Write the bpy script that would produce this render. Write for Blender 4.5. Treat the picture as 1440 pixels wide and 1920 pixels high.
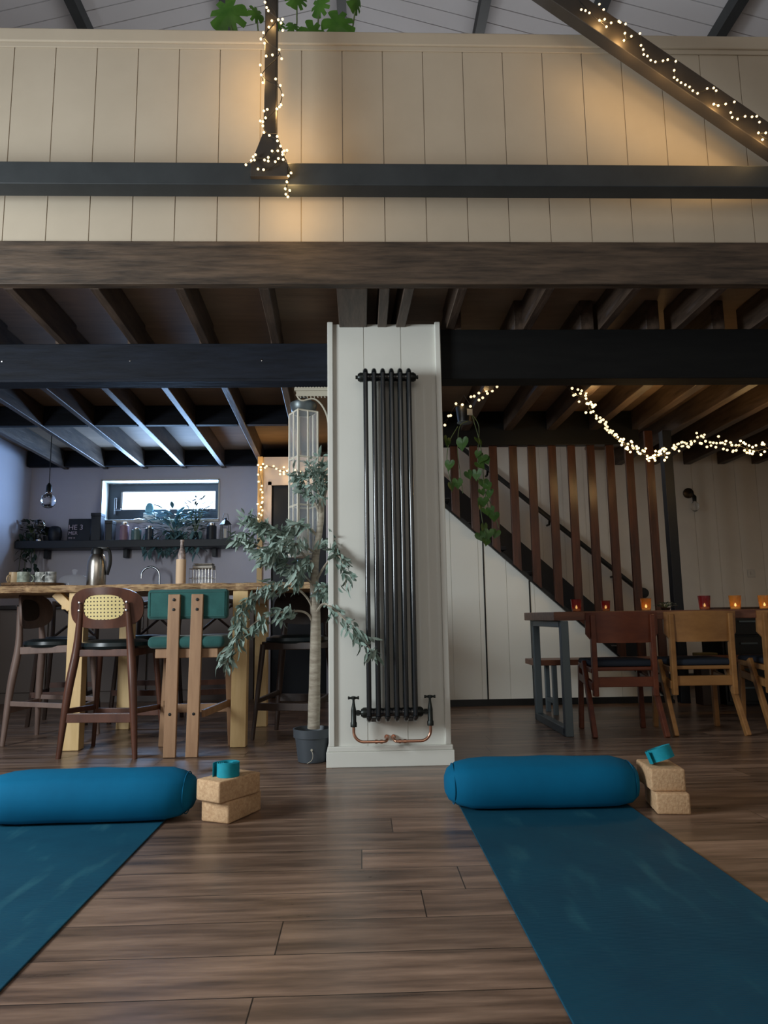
import bpy, bmesh, math, random
from mathutils import Vector, Matrix, Euler
random.seed(7)
PI=math.pi
for o in list(bpy.data.objects): bpy.data.objects.remove(o)
S=bpy.context.scene
C=S.collection

# ------------------------------------------------------------ camera, light, exposure
cam=bpy.data.objects.new('camera',bpy.data.cameras.new('camera')); C.objects.link(cam)
S.camera=cam
cam.data.sensor_fit='VERTICAL'; cam.data.sensor_height=36.0; cam.data.lens=36.0*1350/1920
cam.data.clip_start=.02
PITCH,ROLL,YAW=.1451,-.0149,.0333
fw=Vector((math.sin(YAW)*math.cos(PITCH),math.cos(YAW)*math.cos(PITCH),math.sin(PITCH)))
rt=Vector((math.cos(YAW),-math.sin(YAW),0)); up=rt.cross(fw)
r2=rt*math.cos(ROLL)+up*math.sin(ROLL); u2=-rt*math.sin(ROLL)+up*math.cos(ROLL)
M=Matrix((r2,u2,-fw)).transposed().to_4x4(); M.translation=Vector((0,0,.74))
cam.matrix_world=M

S.view_settings.view_transform='Standard'; S.view_settings.look='None'
S.view_settings.gamma=1; S.view_settings.use_curve_mapping=False
S.view_settings.exposure=0.25

W=bpy.data.worlds.new('sky'); S.world=W; W.use_nodes=True
bg=W.node_tree.nodes['Background']; bg.inputs[0].default_value=(.62,.78,1,1); bg.inputs[1].default_value=3.0

def area(name,loc,to,sx,sy,power,col,spread=180):
    l=bpy.data.lights.new(name,'AREA'); l.shape='RECTANGLE'; l.size=sx; l.size_y=sy
    l.energy=power; l.color=col; l.spread=math.radians(spread)
    o=bpy.data.objects.new(name,l); C.objects.link(o); o.location=loc
    o.rotation_euler=(Vector(to)-Vector(loc)).to_track_quat('-Z','Y').to_euler()
    return o
# daylight through the hall's side window, its rear glazing and the kitchen window
area('side_window_daylight',(-3.30,1.55,1.65),(0,1.9,1.55),1.2,1.3,135,(.88,.96,1)).data.specular_factor=.45
area('rear_glazing_daylight',(.2,-3.85,2.9),(.2,3,2.2),4.6,2.6,50,(1,.94,.86))
area('kitchen_window_daylight',(-2.055,7.665,2.02),(-2.0,4,1.5),.96,.18,40,(.36,.60,1))
area('gable_roof_fill',(.4,7.42,3.7),(.2,3.6,4.6),3.0,1.2,68,(.95,.97,1))  # added fill lamp, out of view, brightening the roof lining; the gable has no window

# ------------------------------------------------------------ materials
def mat(name,col,rough=.6,metal=0,spec=.5,var=0,scale=(1,1,1),nscale=8,col2=None,bump=0,emit=None,es=0,detail=6,trans=0,ior=1.45,alpha=1,sheen=0,wave=None,coat=0):
    m=bpy.data.materials.new(name); m.use_nodes=True; nt=m.node_tree; b=nt.nodes['Principled BSDF']
    b.inputs['Roughness'].default_value=rough; b.inputs['Metallic'].default_value=metal
    b.inputs['Specular IOR Level'].default_value=spec; b.inputs['IOR'].default_value=ior
    b.inputs['Transmission Weight'].default_value=trans
    b.inputs['Sheen Weight'].default_value=sheen
    b.inputs['Coat Weight'].default_value=coat
    b.inputs['Base Color'].default_value=(*col,1)
    if alpha<1: b.inputs['Alpha'].default_value=alpha
    if col2 is not None or bump:
        tc=nt.nodes.new('ShaderNodeTexCoord'); mp=nt.nodes.new('ShaderNodeMapping'); mp.inputs['Scale'].default_value=scale
        nt.links.new(tc.outputs['Object'],mp.inputs[0])
        n=nt.nodes.new('ShaderNodeTexNoise'); n.inputs['Scale'].default_value=nscale; n.inputs['Detail'].default_value=detail
        n.inputs['Roughness'].default_value=.62
        nt.links.new(mp.outputs[0],n.inputs['Vector'])
        if col2 is not None:
            r=nt.nodes.new('ShaderNodeValToRGB'); r.color_ramp.elements[0].position=.32; r.color_ramp.elements[1].position=.68
            r.color_ramp.elements[0].color=(*col,1); r.color_ramp.elements[1].color=(*col2,1)
            nt.links.new(n.outputs[0],r.inputs[0]); nt.links.new(r.outputs[0],b.inputs['Base Color'])
        if bump:
            bp=nt.nodes.new('ShaderNodeBump'); bp.inputs['Strength'].default_value=bump; bp.inputs['Distance'].default_value=.01
            nt.links.new(n.outputs[0],bp.inputs['Height']); nt.links.new(bp.outputs[0],b.inputs['Normal'])
    if emit: b.inputs['Emission Color'].default_value=(*emit,1); b.inputs['Emission Strength'].default_value=es
    return m
def rgb(r,g,b):
    f=lambda c:((c/255+.055)/1.055)**2.4 if c>10 else c/255/12.92
    return (f(r),f(g),f(b))

WHITE=mat('cream painted boards',rgb(170,158,140),.6,col2=rgb(176,164,146),nscale=3)
PWHITE=mat('grey white painted boards',rgb(208,208,200),.5,col2=rgb(214,214,206),nscale=3)
BACKW=mat('back wall boards',rgb(214,206,194),.6,col2=rgb(222,214,202),nscale=3)
PLASTER=mat('plaster',rgb(200,198,210),.85,col2=rgb(208,206,216),nscale=2)
ROOFB=mat('grey white roof lining',rgb(180,180,184),.7,col2=rgb(186,186,190),nscale=2)
DARKBAR=mat('charcoal painted timber',rgb(38,42,44),.6,col2=rgb(48,52,54),nscale=6,bump=.1)
STRUT=mat('dark brown painted timber',rgb(42,37,33),.6,col2=rgb(52,46,40),nscale=6)
BEAM=mat('dark stained oak beam',rgb(40,32,25),.6,col2=rgb(90,74,60),scale=(1.1,12,12),nscale=3.5,bump=.4,detail=10)
BEAML=mat('blue black stained beam',rgb(8,12,20),.7,spec=.3,col2=rgb(22,28,40),scale=(1.2,9,9),nscale=3,bump=.3)
BEAMR=mat('black stained beam',rgb(10,11,12),.75,spec=.25,col2=rgb(17,18,18),scale=(1.2,9,9),nscale=3,bump=.2)
JOIST=mat('dark stained joist',rgb(48,38,32),.5,col2=rgb(92,76,64),scale=(8,1,8),nscale=3,bump=.4,detail=9)
DECK=mat('brown deck boards',rgb(128,108,90),.7,col2=rgb(148,124,102),scale=(1,6,1),nscale=3)
SLAT=mat('red brown stained slat',rgb(50,31,25),.3,col2=rgb(86,52,38),scale=(9,9,1),nscale=3,detail=9)
NAVY=mat('navy black paint',rgb(20,26,36),.5)
BLACK=mat('black satin',rgb(16,18,19),.4)
RADM=mat('anthracite radiator enamel',rgb(30,34,37),.2,metal=.3,spec=.9,coat=.5)
VALVE=mat('dark bronze valve',rgb(38,42,40),.35,metal=.6)
COPPER=mat('copper pipe',rgb(196,146,122),.25,metal=.9)
STEEL=mat('brushed steel',rgb(190,186,178),.25,metal=1)
GSTEEL=mat('grey steel frame',rgb(96,108,114),.45,metal=.6)
CHROME=mat('chrome',rgb(190,195,200),.15,metal=1)
PINE=mat('pale pine',rgb(214,180,124),.5,col2=rgb(230,198,146),scale=(7,7,.8),nscale=3,detail=7)
LIVE=mat('live edge table top',rgb(112,80,58),.55,col2=rgb(206,172,128),scale=(4,4,16),nscale=5,detail=10,bump=.8)
OAKB=mat('mid brown wood',rgb(142,108,80),.5,col2=rgb(166,130,98),scale=(9,9,1),nscale=3,detail=8)
WALN=mat('walnut stool wood',rgb(72,44,34),.35,col2=rgb(98,62,48),scale=(5,5,1.5),nscale=3,detail=8)
GREYW=mat('grey brown stool wood',rgb(112,92,84),.5,col2=rgb(134,112,102),scale=(6,6,1.5),nscale=3,detail=8)
DKWD=mat('dark stool wood',rgb(46,34,30),.4,col2=rgb(64,48,40),scale=(6,6,1.5),nscale=3)
LEATH=mat('black leather',rgb(28,38,40),.32)
VELV=mat('green velvet',rgb(28,76,74),.85,col2=rgb(44,98,94),nscale=7,sheen=.2)
NVELV=mat('navy seat fabric',rgb(26,34,46),.8)
TABLEW=mat('red brown table top',rgb(84,50,38),.4,col2=rgb(124,80,58),scale=(1,8,8),nscale=3,detail=8)
CHAIRR=mat('red brown chair wood',rgb(84,40,26),.35,col2=rgb(108,56,34),scale=(1.5,7,5),nscale=3)
CHAIRY=mat('honey brown chair wood',rgb(128,88,48),.35,col2=rgb(152,108,62),scale=(1.5,7,5),nscale=3)
CORK=mat('cork',rgb(176,140,104),.85,col2=rgb(202,168,130),nscale=90,bump=.25,detail=3)
TEAL=mat('teal bolster cotton',rgb(0,88,124),.85,spec=.2,col2=rgb(0,96,134),nscale=5,bump=.03)
STRAP=mat('turquoise strap webbing',rgb(0,130,150),.75,col2=rgb(0,142,160),nscale=60)
POTM=mat('dark grey plastic pot',rgb(62,68,74),.5)
TRUNK=mat('pale grey bark',rgb(166,158,142),.85,col2=rgb(128,118,104),scale=(1,1,5),nscale=14,bump=.5)
LEAF=mat('grey green ficus leaf',rgb(92,116,104),.45,col2=rgb(152,170,160),nscale=14)
LEAFD=mat('dark potted leaf',rgb(30,48,42),.6,col2=rgb(52,74,62),nscale=14)
MONS=mat('monstera leaf green',rgb(70,118,44),.4,col2=rgb(112,158,66),nscale=6)
POTH=mat('pothos leaf green',rgb(54,88,40),.45,col2=rgb(84,120,56),nscale=9)
STEM=mat('plant stem',rgb(96,112,70),.6)
WIRE=mat('dark cable',rgb(30,28,24),.6)
BULB=mat('warm fairy bulb',(1,.85,.55),.4,emit=(1,.76,.42),es=1.4)
BULB.cycles.emission_sampling='NONE'
GLASS=mat('clear glass',(1,1,1),.04,trans=1,ior=1.45)
PANE=mat('lantern glass',(.9,.95,1),.05,trans=.0,alpha=.10,spec=.6)
SOILM=mat('soil',rgb(40,32,26),.95)
CREAMC=mat('stoneware beige',rgb(222,190,156),.6)
MUGM=mat('speckled white glaze',rgb(70,74,72),.35,col2=rgb(222,224,216),nscale=26,detail=2)
MUGT=mat('tan glaze',rgb(176,150,116),.4)
WICK=mat('wicker tray',rgb(120,90,60),.8,col2=rgb(80,58,40),nscale=60,bump=.5)
REDG=mat('dark red glass',(.16,.01,.012),.15,alpha=.72,spec=.6)
AMBG=mat('amber glass',(.42,.17,.02),.15,alpha=.6,spec=.6)
FLAME=mat('candle flame glow',(1,.7,.3),.5,emit=(1,.62,.2),es=6)
FLAME.cycles.emission_sampling='NONE'
WAX=mat('candle wax',(.9,.7,.4),.5,emit=(1,.42,.10),es=.5)
WAX.cycles.emission_sampling='NONE'
CABM=mat('kitchen cabinet grey',rgb(118,108,102),.6)
PAPERM=mat('pale print',rgb(196,180,190),.8)
PLASTW=mat('white plastic',rgb(205,200,190),.5)
FRAME=mat('dark window frame',rgb(46,52,58),.5)
LATT=mat('pale iron lattice',rgb(168,162,146),.6)
LFRAME=mat('lantern frame',rgb(214,208,192),.5)
GALV=mat('aged zinc',rgb(96,104,106),.4,metal=.6)

def cane_mat():
    m=bpy.data.materials.new('woven cane'); m.use_nodes=True; nt=m.node_tree; b=nt.nodes['Principled BSDF']
    b.inputs['Roughness'].default_value=.6
    tc=nt.nodes.new('ShaderNodeTexCoord'); sp=nt.nodes.new('ShaderNodeSeparateXYZ'); nt.links.new(tc.outputs['Object'],sp.inputs[0])
    def ma(op,a,bv):
        n=nt.nodes.new('ShaderNodeMath'); n.operation=op
        for i,v in enumerate((a,bv)):
            if v is None: continue
            if isinstance(v,(int,float)): n.inputs[i].default_value=v
            else: nt.links.new(v,n.inputs[i])
        return n.outputs[0]
    def cell(s):
        f=ma('FRACT',ma('MULTIPLY',s,1/.0205),0); d=ma('SUBTRACT',f,.5); return ma('MULTIPLY',d,d)
    d=ma('ADD',cell(sp.outputs[0]),cell(sp.outputs[2]))
    h=ma('GREATER_THAN',d,.05)
    mx=nt.nodes.new('ShaderNodeMix'); mx.data_type='RGBA'
    nt.links.new(h,mx.inputs[0]); mx.inputs[6].default_value=(*rgb(52,40,30),1); mx.inputs[7].default_value=(*rgb(218,198,136),1)
    nt.links.new(mx.outputs[2],b.inputs['Base Color'])
    return m
CANE=cane_mat()

def floor_mat():
    m=bpy.data.materials.new('walnut laminate planks'); m.use_nodes=True; nt=m.node_tree; b=nt.nodes['Principled BSDF']
    L=nt.links
    tc=nt.nodes.new('ShaderNodeTexCoord'); sp=nt.nodes.new('ShaderNodeSeparateXYZ'); L.new(tc.outputs['Object'],sp.inputs[0])
    def ma(op,a,bv=None,c=None):
        n=nt.nodes.new('ShaderNodeMath'); n.operation=op
        for i,v in enumerate((a,bv,c)):
            if v is None: continue
            if isinstance(v,(int,float)): n.inputs[i].default_value=v
            else: L.new(v,n.inputs[i])
        return n.outputs[0]
    y=ma('DIVIDE',ma('SUBTRACT',sp.outputs[1],1.555),.18)
    row=ma('FLOOR',y); fy=ma('FRACT',y)
    wn=nt.nodes.new('ShaderNodeTexWhiteNoise'); wn.noise_dimensions='1D'; L.new(row,wn.inputs['W'])
    x=ma('DIVIDE',ma('ADD',sp.outputs[0],ma('MULTIPLY',wn.outputs[0],1.35)),1.35)
    cx=ma('FLOOR',x); fx=ma('FRACT',x)
    cb=nt.nodes.new('ShaderNodeCombineXYZ'); L.new(cx,cb.inputs[0]); L.new(row,cb.inputs[1])
    w2=nt.nodes.new('ShaderNodeTexWhiteNoise'); w2.noise_dimensions='2D'; L.new(cb.outputs[0],w2.inputs['Vector'])
    # grain
    mp=nt.nodes.new('ShaderNodeCombineXYZ')
    L.new(ma('ADD',ma('MULTIPLY',sp.outputs[0],1.3),ma('MULTIPLY',w2.outputs[0],17)),mp.inputs[0]); L.new(ma('MULTIPLY',sp.outputs[1],12),mp.inputs[1]); L.new(ma('MULTIPLY',w2.outputs[0],31),mp.inputs[2])
    n=nt.nodes.new('ShaderNodeTexNoise'); n.inputs['Scale'].default_value=1.6; n.inputs['Detail'].default_value=9; n.inputs['Roughness'].default_value=.6; L.new(mp.outputs[0],n.inputs['Vector'])
    r=nt.nodes.new('ShaderNodeValToRGB'); e=r.color_ramp.elements
    e[0].position=.33; e[0].color=(*rgb(74,57,46),1); e[1].position=.68; e[1].color=(*rgb(150,120,98),1)
    k=e.new(.48); k.color=(*rgb(110,85,68),1)
    L.new(n.outputs[0],r.inputs[0])
    hs=nt.nodes.new('ShaderNodeHueSaturation'); L.new(r.outputs[0],hs.inputs['Color'])
    hs.inputs['Saturation'].default_value=.9; L.new(ma('ADD',ma('MULTIPLY',w2.outputs[0],.5),.78),hs.inputs['Value'])
    g1=ma('LESS_THAN',ma('ABSOLUTE',ma('SUBTRACT',fy,.5)),.492)
    g2=ma('LESS_THAN',ma('ABSOLUTE',ma('SUBTRACT',fx,.5)),.4988)
    g=ma('MULTIPLY',g1,g2)
    mx=nt.nodes.new('ShaderNodeMix'); mx.data_type='RGBA'; L.new(g,mx.inputs[0]); mx.inputs[6].default_value=(*rgb(34,24,19),1); L.new(hs.outputs[0],mx.inputs[7])
    L.new(mx.outputs[2],b.inputs['Base Color'])
    L.new(ma('ADD',ma('MULTIPLY',n.outputs[0],.16),.22),b.inputs['Roughness'])
    b.inputs['Specular IOR Level'].default_value=.55
    bp=nt.nodes.new('ShaderNodeBump'); bp.inputs['Strength'].default_value=.18; bp.inputs['Distance'].default_value=.004
    L.new(ma('ADD',ma('MULTIPLY',n.outputs[0],.4),g),bp.inputs['Height']); L.new(bp.outputs[0],b.inputs['Normal'])
    return m
FLOOR=floor_mat()

def mat_mat():
    m=mat('deep teal yoga mat rubber',rgb(2,60,82),.66,spec=.3,col2=rgb(6,70,92),nscale=4)
    nt=m.node_tree; b=nt.nodes['Principled BSDF']; L=nt.links
    tc=nt.nodes.new('ShaderNodeTexCoord'); w=nt.nodes.new('ShaderNodeTexWave'); w.bands_direction='Y'; w.inputs['Scale'].default_value=45
    L.new(tc.outputs['Object'],w.inputs['Vector'])
    bp=nt.nodes.new('ShaderNodeBump'); bp.inputs['Strength'].default_value=.25; bp.inputs['Distance'].default_value=.002
    L.new(w.outputs[0],bp.inputs['Height']); L.new(bp.outputs[0],b.inputs['Normal'])
    # chalky scuffs left by hands and feet
    mp=nt.nodes.new('ShaderNodeMapping'); mp.inputs['Scale'].default_value=(9,2.2,1); mp.inputs['Rotation'].default_value=(0,0,-.35); L.new(tc.outputs['Object'],mp.inputs[0])
    n=nt.nodes.new('ShaderNodeTexNoise'); n.inputs['Scale'].default_value=1.4; n.inputs['Detail'].default_value=7; L.new(mp.outputs[0],n.inputs['Vector'])
    r=nt.nodes.new('ShaderNodeValToRGB'); r.color_ramp.elements[0].position=.56; r.color_ramp.elements[1].position=.76
    r.color_ramp.elements[0].color=(0,0,0,1); r.color_ramp.elements[1].color=(.30,.30,.30,1); L.new(n.outputs[0],r.inputs[0])
    mx=nt.nodes.new('ShaderNodeMix'); mx.data_type='RGBA'; L.new(r.outputs[0],mx.inputs[0])
    src=b.inputs['Base Color'].links[0].from_socket; L.new(src,mx.inputs[6]); mx.inputs[7].default_value=(*rgb(66,124,132),1)
    L.new(mx.outputs[2],b.inputs['Base Color'])
    return m
MATM=mat_mat()

# ------------------------------------------------------------ mesh helpers
def box(bm,x0,x1,y0,y1,z0,z1,bev=0,rot=None,seg=2):
    c=Vector(((x0+x1)/2,(y0+y1)/2,(z0+z1)/2))
    m=Matrix.Translation(c)
    if rot: m=m@Euler(rot).to_matrix().to_4x4()
    m=m@Matrix.Diagonal((abs(x1-x0),abs(y1-y0),abs(z1-z0),1))
    vs=bmesh.ops.create_cube(bm,size=1,matrix=m)['verts']
    if bev:
        es=list({e for v in vs for e in v.link_edges})
        bmesh.ops.bevel(bm,geom=es,offset=bev,segments=seg,affect='EDGES',profile=.5)
def bar(bm,a,b,w,d,up=(0,1,0),bev=0,w2=None,d2=None):
    # rectangular bar from a to b; w across, d along `up`
    a=Vector(a); b=Vector(b); z=(b-a).normalized(); u=Vector(up); u=(u-z*u.dot(z)).normalized(); x=u.cross(z)
    w2=w2 or w; d2=d2 or d
    vs=[]
    for p,ww,dd in ((a,w,d),(b,w2,d2)):
        for sx,sy in ((-1,-1),(1,-1),(1,1),(-1,1)): vs.append(bm.verts.new(p+x*sx*ww/2+u*sy*dd/2))
    fs=[(3,2,1,0),(4,5,6,7)]+[(i,(i+1)%4,4+(i+1)%4,4+i) for i in range(4)]
    F=[bm.faces.new([vs[i] for i in f]) for f in fs]
    if bev:
        es=list({e for f in F for e in f.edges})
        bmesh.ops.bevel(bm,geom=es,offset=bev,segments=2,affect='EDGES',profile=.5)
def tube(bm,pts,r,n=10,caps=True,radii=None):
    pts=[Vector(p) for p in pts]; rings=[]
    t=(pts[1]-pts[0]).normalized(); ref=Vector((0,0,1)) if abs(t.z)<.9 else Vector((1,0,0))
    u=(ref-t*ref.dot(t)).normalized()
    for i,p in enumerate(pts):
        if i==0: t=(pts[1]-pts[0])
        elif i==len(pts)-1: t=(pts[-1]-pts[-2])
        else: t=(pts[i+1]-pts[i-1])
        t=t.normalized(); u=(u-t*u.dot(t)); u=u.normalized() if u.length>1e-6 else t.orthogonal().normalized(); v=t.cross(u)
        rr=radii[i] if radii else r
        rings.append([bm.verts.new(p+u*math.cos(2*PI*k/n)*rr+v*math.sin(2*PI*k/n)*rr) for k in range(n)])
    for a,b in zip(rings,rings[1:]):
        for k in range(n): bm.faces.new((a[k],a[(k+1)%n],b[(k+1)%n],b[k]))
    if caps:
        bm.faces.new(rings[0][::-1]); bm.faces.new(rings[-1])
def lathe(bm,prof,c=(0,0,0),n=24,axis='Z'):
    c=Vector(c); rings=[]
    for r,z in prof:
        ring=[]
        for k in range(n):
            a=2*PI*k/n; x,y=r*math.cos(a),r*math.sin(a)
            q=Vector((x,y,z)) if axis=='Z' else (Vector((z,x,y)) if axis=='X' else Vector((y,z,x)))
            ring.append(bm.verts.new(c+q))
        rings.append(ring)
    for a,b in zip(rings,rings[1:]):
        for k in range(n): bm.faces.new((a[k],a[(k+1)%n],b[(k+1)%n],b[k]))
    if prof[0][0]>1e-5: bm.faces.new(rings[0][::-1])
    if prof[-1][0]>1e-5: bm.faces.new(rings[-1])
    bmesh.ops.remove_doubles(bm,verts=[v for r in rings for v in r],dist=1e-6)
def prism(bm,poly,vec,bev=0):
    vec=Vector(vec); a=[bm.verts.new(Vector(p)) for p in poly]; b=[bm.verts.new(Vector(p)+vec) for p in poly]
    n=len(poly); F=[bm.faces.new(a[::-1]),bm.faces.new(b)]
    for i in range(n): F.append(bm.faces.new((a[i],a[(i+1)%n],b[(i+1)%n],b[i])))
    if bev:
        es=list({e for f in F[:2] for e in f.edges})
        bmesh.ops.bevel(bm,geom=es,offset=bev,segments=2,affect='EDGES',profile=.5)
def smooth_path(P,n=6):
    P=[Vector(p) for p in P]; out=[]
    Q=[P[0]*2-P[1]]+P+[P[-1]*2-P[-2]]
    for i in range(1,len(Q)-2):
        for k in range(n):
            t=k/n; a,b,c,d=Q[i-1],Q[i],Q[i+1],Q[i+2]
            out.append(.5*((2*b)+(c-a)*t+(2*a-5*b+4*c-d)*t*t+(-a+3*b-3*c+d)*t**3))
    out.append(P[-1]); return out
def BM(): return bmesh.new()
def wloc(o):
    v=Vector((0,0,0))
    while o: v+=o.location; o=o.parent
    return v
def part(name,bm,m,parent=None,sm=False,local=False,loc=None):
    """link bm as one mesh object; geometry is given in room coordinates unless local"""
    bmesh.ops.recalc_face_normals(bm,faces=bm.faces)
    me=bpy.data.meshes.new(name)
    off=Vector((0,0,0))
    if parent is not None and not local: off=wloc(parent)
    if loc is not None: off=off+Vector(loc)-(wloc(parent) if parent is not None and not local else Vector((0,0,0)))
    if loc is not None: off=Vector(loc)
    elif parent is not None and not local: off=wloc(parent)
    if off.length>0: bmesh.ops.translate(bm,verts=bm.verts,vec=-off)
    bm.to_mesh(me); bm.free(); me.materials.append(m)
    if sm:
        for p in me.polygons: p.use_smooth=True
        try: me.set_sharp_from_angle(angle=math.radians(42))
        except Exception: pass
    o=bpy.data.objects.new(name,me); C.objects.link(o)
    if loc is not None and parent is None: o.location=Vector(loc)
    if parent is not None: o.parent=parent
    return o
def tag(o,label,cat,group=None):
    o['label']=label; o['category']=cat
    if group: o['group']=group
    return o
def thing(name,label,cat,loc=(0,0,0),group=None,rz=0):
    o=bpy.data.objects.new(name,None); C.objects.link(o); o.empty_display_size=.1
    o.location=loc; o.rotation_euler=(0,0,rz); return tag(o,label,cat,group)
def struct(name,bm,m,parent=None,sm=False):
    o=part(name,bm,m,parent,sm); o['kind']='structure'; return o
def single(name,bm,m,label,cat,group=None,sm=False,loc=None):
    return tag(part(name,bm,m,None,sm,loc=loc),label,cat,group)
def copy_tree(o,parent=None):
    c=o.copy(); C.objects.link(c); c.parent=parent
    for ch in [q for q in bpy.data.objects if q.parent==o]: copy_tree(ch,c)
    return c
ORD=['first','second','third','fourth','fifth','sixth','seventh','eighth','ninth','tenth','eleventh','twelfth','thirteenth','fourteenth']

def boards(bm,x0,x1,z0,z1,yf,yb,g0,pitch,gw=.0022,gd=.005,top=None):
    """vertical tongue and groove boards facing -Y: grooves at g0+k*pitch; top(x) gives an upper edge"""
    xs=[x0]; k=math.ceil((x0-g0)/pitch+1e-6); pts=[(x0,yf)]
    while g0+k*pitch<x1-1e-4:
        g=g0+k*pitch
        if g-gw>x0: pts+=[(g-gw,yf),(g-gw,yf+gd),(g+gw,yf+gd),(g+gw,yf)]
        k+=1
    pts+=[(x1,yf)]
    T=top or (lambda x:z1)
    a=[bm.verts.new((x,y,z0)) for x,y in pts]; b=[bm.verts.new((x,y,T(x))) for x,y in pts]
    for i in range(len(pts)-1): bm.faces.new((a[i],a[i+1],b[i+1],b[i]))
    c=[bm.verts.new((x0,yb,z0)),bm.verts.new((x1,yb,z0)),bm.verts.new((x1,yb,T(x1))),bm.verts.new((x0,yb,T(x0)))]
    bm.faces.new(c); bm.faces.new((a[0],b[0],c[3],c[0])); bm.faces.new((a[-1],c[1],c[2],b[-1]))
    bm.faces.new(b+[c[2],c[3]]); bm.faces.new(a[::-1]+[c[0],c[1]])

# ------------------------------------------------------------ room shell
XL,XR,YR,YBK=-3.43,5.2,-4.0,7.5
RZ=lambda x:5.3-.28*abs(x+.3)
b=BM(); box(b,XL-.1,XR+.1,YR-.1,YBK+.2,-.06,0); struct('floor',b,FLOOR)
b=BM(); prism(b,[(XL-.12,YR-.1,0),(XL,YR-.1,0),(XL,YR-.1,RZ(XL)),(XL-.12,YR-.1,RZ(XL))],(0,YBK+.3-YR,0)); struct('wall_left',b,PLASTER)
b=BM(); prism(b,[(XR,YR-.1,0),(XR+.12,YR-.1,0),(XR+.12,YR-.1,RZ(XR)),(XR,YR-.1,RZ(XR))],(0,YBK+.3-YR,0)); struct('wall_right',b,BACKW)
b=BM(); prism(b,[(XL,YR-.1,0),(XR,YR-.1,0),(XR,YR-.1,RZ(XR)),(-.3,YR-.1,5.3),(XL,YR-.1,RZ(XL))],(0,.1,0)); struct('wall_rear',b,BACKW)
# kitchen back wall with the window opening (plaster), behind the stairs boarded
WX0,WX1,WZ0,WZ1=-2.70,-1.475,1.78,2.205
b=BM()
box(b,XL,WX0,YBK,YBK+.26,0,3.0); box(b,WX1,-.95,YBK,YBK+.26,0,3.0); box(b,WX0,WX1,YBK,YBK+.26,0,WZ0); box(b,WX0,WX1,YBK,YBK+.26,WZ1,3.0)
struct('wall_kitchen',b,PLASTER)
b=BM(); boards(b,-.95,XR,0,3.0,YBK,YBK+.2,.04,.235,gw=.003); struct('wall_back',b,BACKW)
b=BM(); prism(b,[(XL,YBK,3.0),(XR,YBK,3.0),(XR,YBK,RZ(XR)),(-.3,YBK,5.3),(XL,YBK,RZ(XL))],(0,.2,0)); struct('wall_gable',b,BACKW)
# roof lining, boards running up the slope, with shallow V joints
def roof_side(sgn,name):
    b=BM(); x0=-.3; x1=XR+.1 if sgn>0 else XL-.1
    ys=[]; y=YR-.1; w=.14
    while y<YBK+.2:
        ys+=[(y,0),(y+w-.008,0),(y+w-.004,.008)]; y+=w
    lo=[];hi=[]
    for yy,d in ys:
        lo.append(b.verts.new((x0,yy,5.3+d))); hi.append(b.verts.new((x1,yy,RZ(x1)+d)))
    for i in range(len(ys)-1): b.faces.new((lo[i],lo[i+1],hi[i+1],hi[i]))
    A=[b.verts.new((x0,YR-.1,5.38)),b.verts.new((x1,YR-.1,RZ(x1)+.08)),b.verts.new((x1,YBK+.2,RZ(x1)+.08)),b.verts.new((x0,YBK+.2,5.38))]
    b.faces.new(A)
    struct(name,b,ROOFB)
roof_side(-1,'ceiling'); roof_side(1,'ceiling')
bpy.data.objects['ceiling'].name='ceiling_left'; 
for o in bpy.data.objects:
    if o.name.startswith('ceiling.'): o.name='ceiling_right'
for i,x in enumerate((-2.82,-1.87,-.92,-.1,.89,1.62,2.38,3.3,4.2)):
    b=BM(); box(b,x-.034,x+.034,YR,YBK,RZ(x)-.10,RZ(x)-.002,rot=None)
    o=struct('trim_%d'%(i+1),b,DARKBAR)
# hall side window and rear glazing: frames around the daylight
def plain_window(n,axis,c,w,h,cx):
    b=BM()
    for s in (-1,1):
        if axis=='x': box(b,c[0]-.03,c[0]+.03,c[1]+s*w/2-.03,c[1]+s*w/2+.03,c[2]-h/2-.03,c[2]+h/2+.03); box(b,c[0]-.03,c[0]+.03,c[1]-w/2,c[1]+w/2,c[2]+s*h/2-.03,c[2]+s*h/2+.03)
        else: box(b,c[0]+s*w/2-.03,c[0]+s*w/2+.03,c[1]-.03,c[1]+.03,c[2]-h/2-.03,c[2]+h/2+.03); box(b,c[0]-w/2,c[0]+w/2,c[1]-.03,c[1]+.03,c[2]+s*h/2-.03,c[2]+s*h/2+.03)
    struct('window_%d'%n,b,FRAME)
plain_window(2,'x',(XL+.035,1.55,1.65),1.6,1.6,0); plain_window(3,'y',(.2,YR+.035,2.9),4.7,2.7,0)

# kitchen window
wn=bpy.data.objects.new('window_1',None); C.objects.link(wn); wn['kind']='structure'; wn.location=(-2.09,YBK,WZ0)
b=BM(); t=.012
box(b,WX0-.004,WX0+t,YBK-.012,YBK+.25,WZ0,WZ1); box(b,WX1-t,WX1+.004,YBK-.012,YBK+.25,WZ0,WZ1); box(b,WX0,WX1,YBK-.012,YBK+.25,WZ1-t,WZ1+.004)
struct('window_reveal',b,PLASTW,wn)
b=BM(); box(b,WX0,WX1,YBK-.03,YBK+.25,WZ0-.03,WZ0,.004); struct('window_sill',b,PLASTW,wn)
b=BM(); y0,y1=YBK+.18,YBK+.24
gx0,gx1,gz0,gz1=-2.556,-1.553,1.915,2.115
box(b,WX0+t,gx0,y0,y1,WZ0,WZ1-t); box(b,gx1,WX1-t,y0,y1,WZ0,WZ1-t); box(b,gx0,gx1,y0,y1,WZ0,gz0); box(b,gx0,gx1,y0,y1,gz1,WZ1-t)
struct('window_frame',b,FRAME,wn)
b=BM(); box(b,gx0,gx1,YBK+.208,YBK+.214,gz0,gz1); struct('window_pane',b,GLASS,wn)
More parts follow.
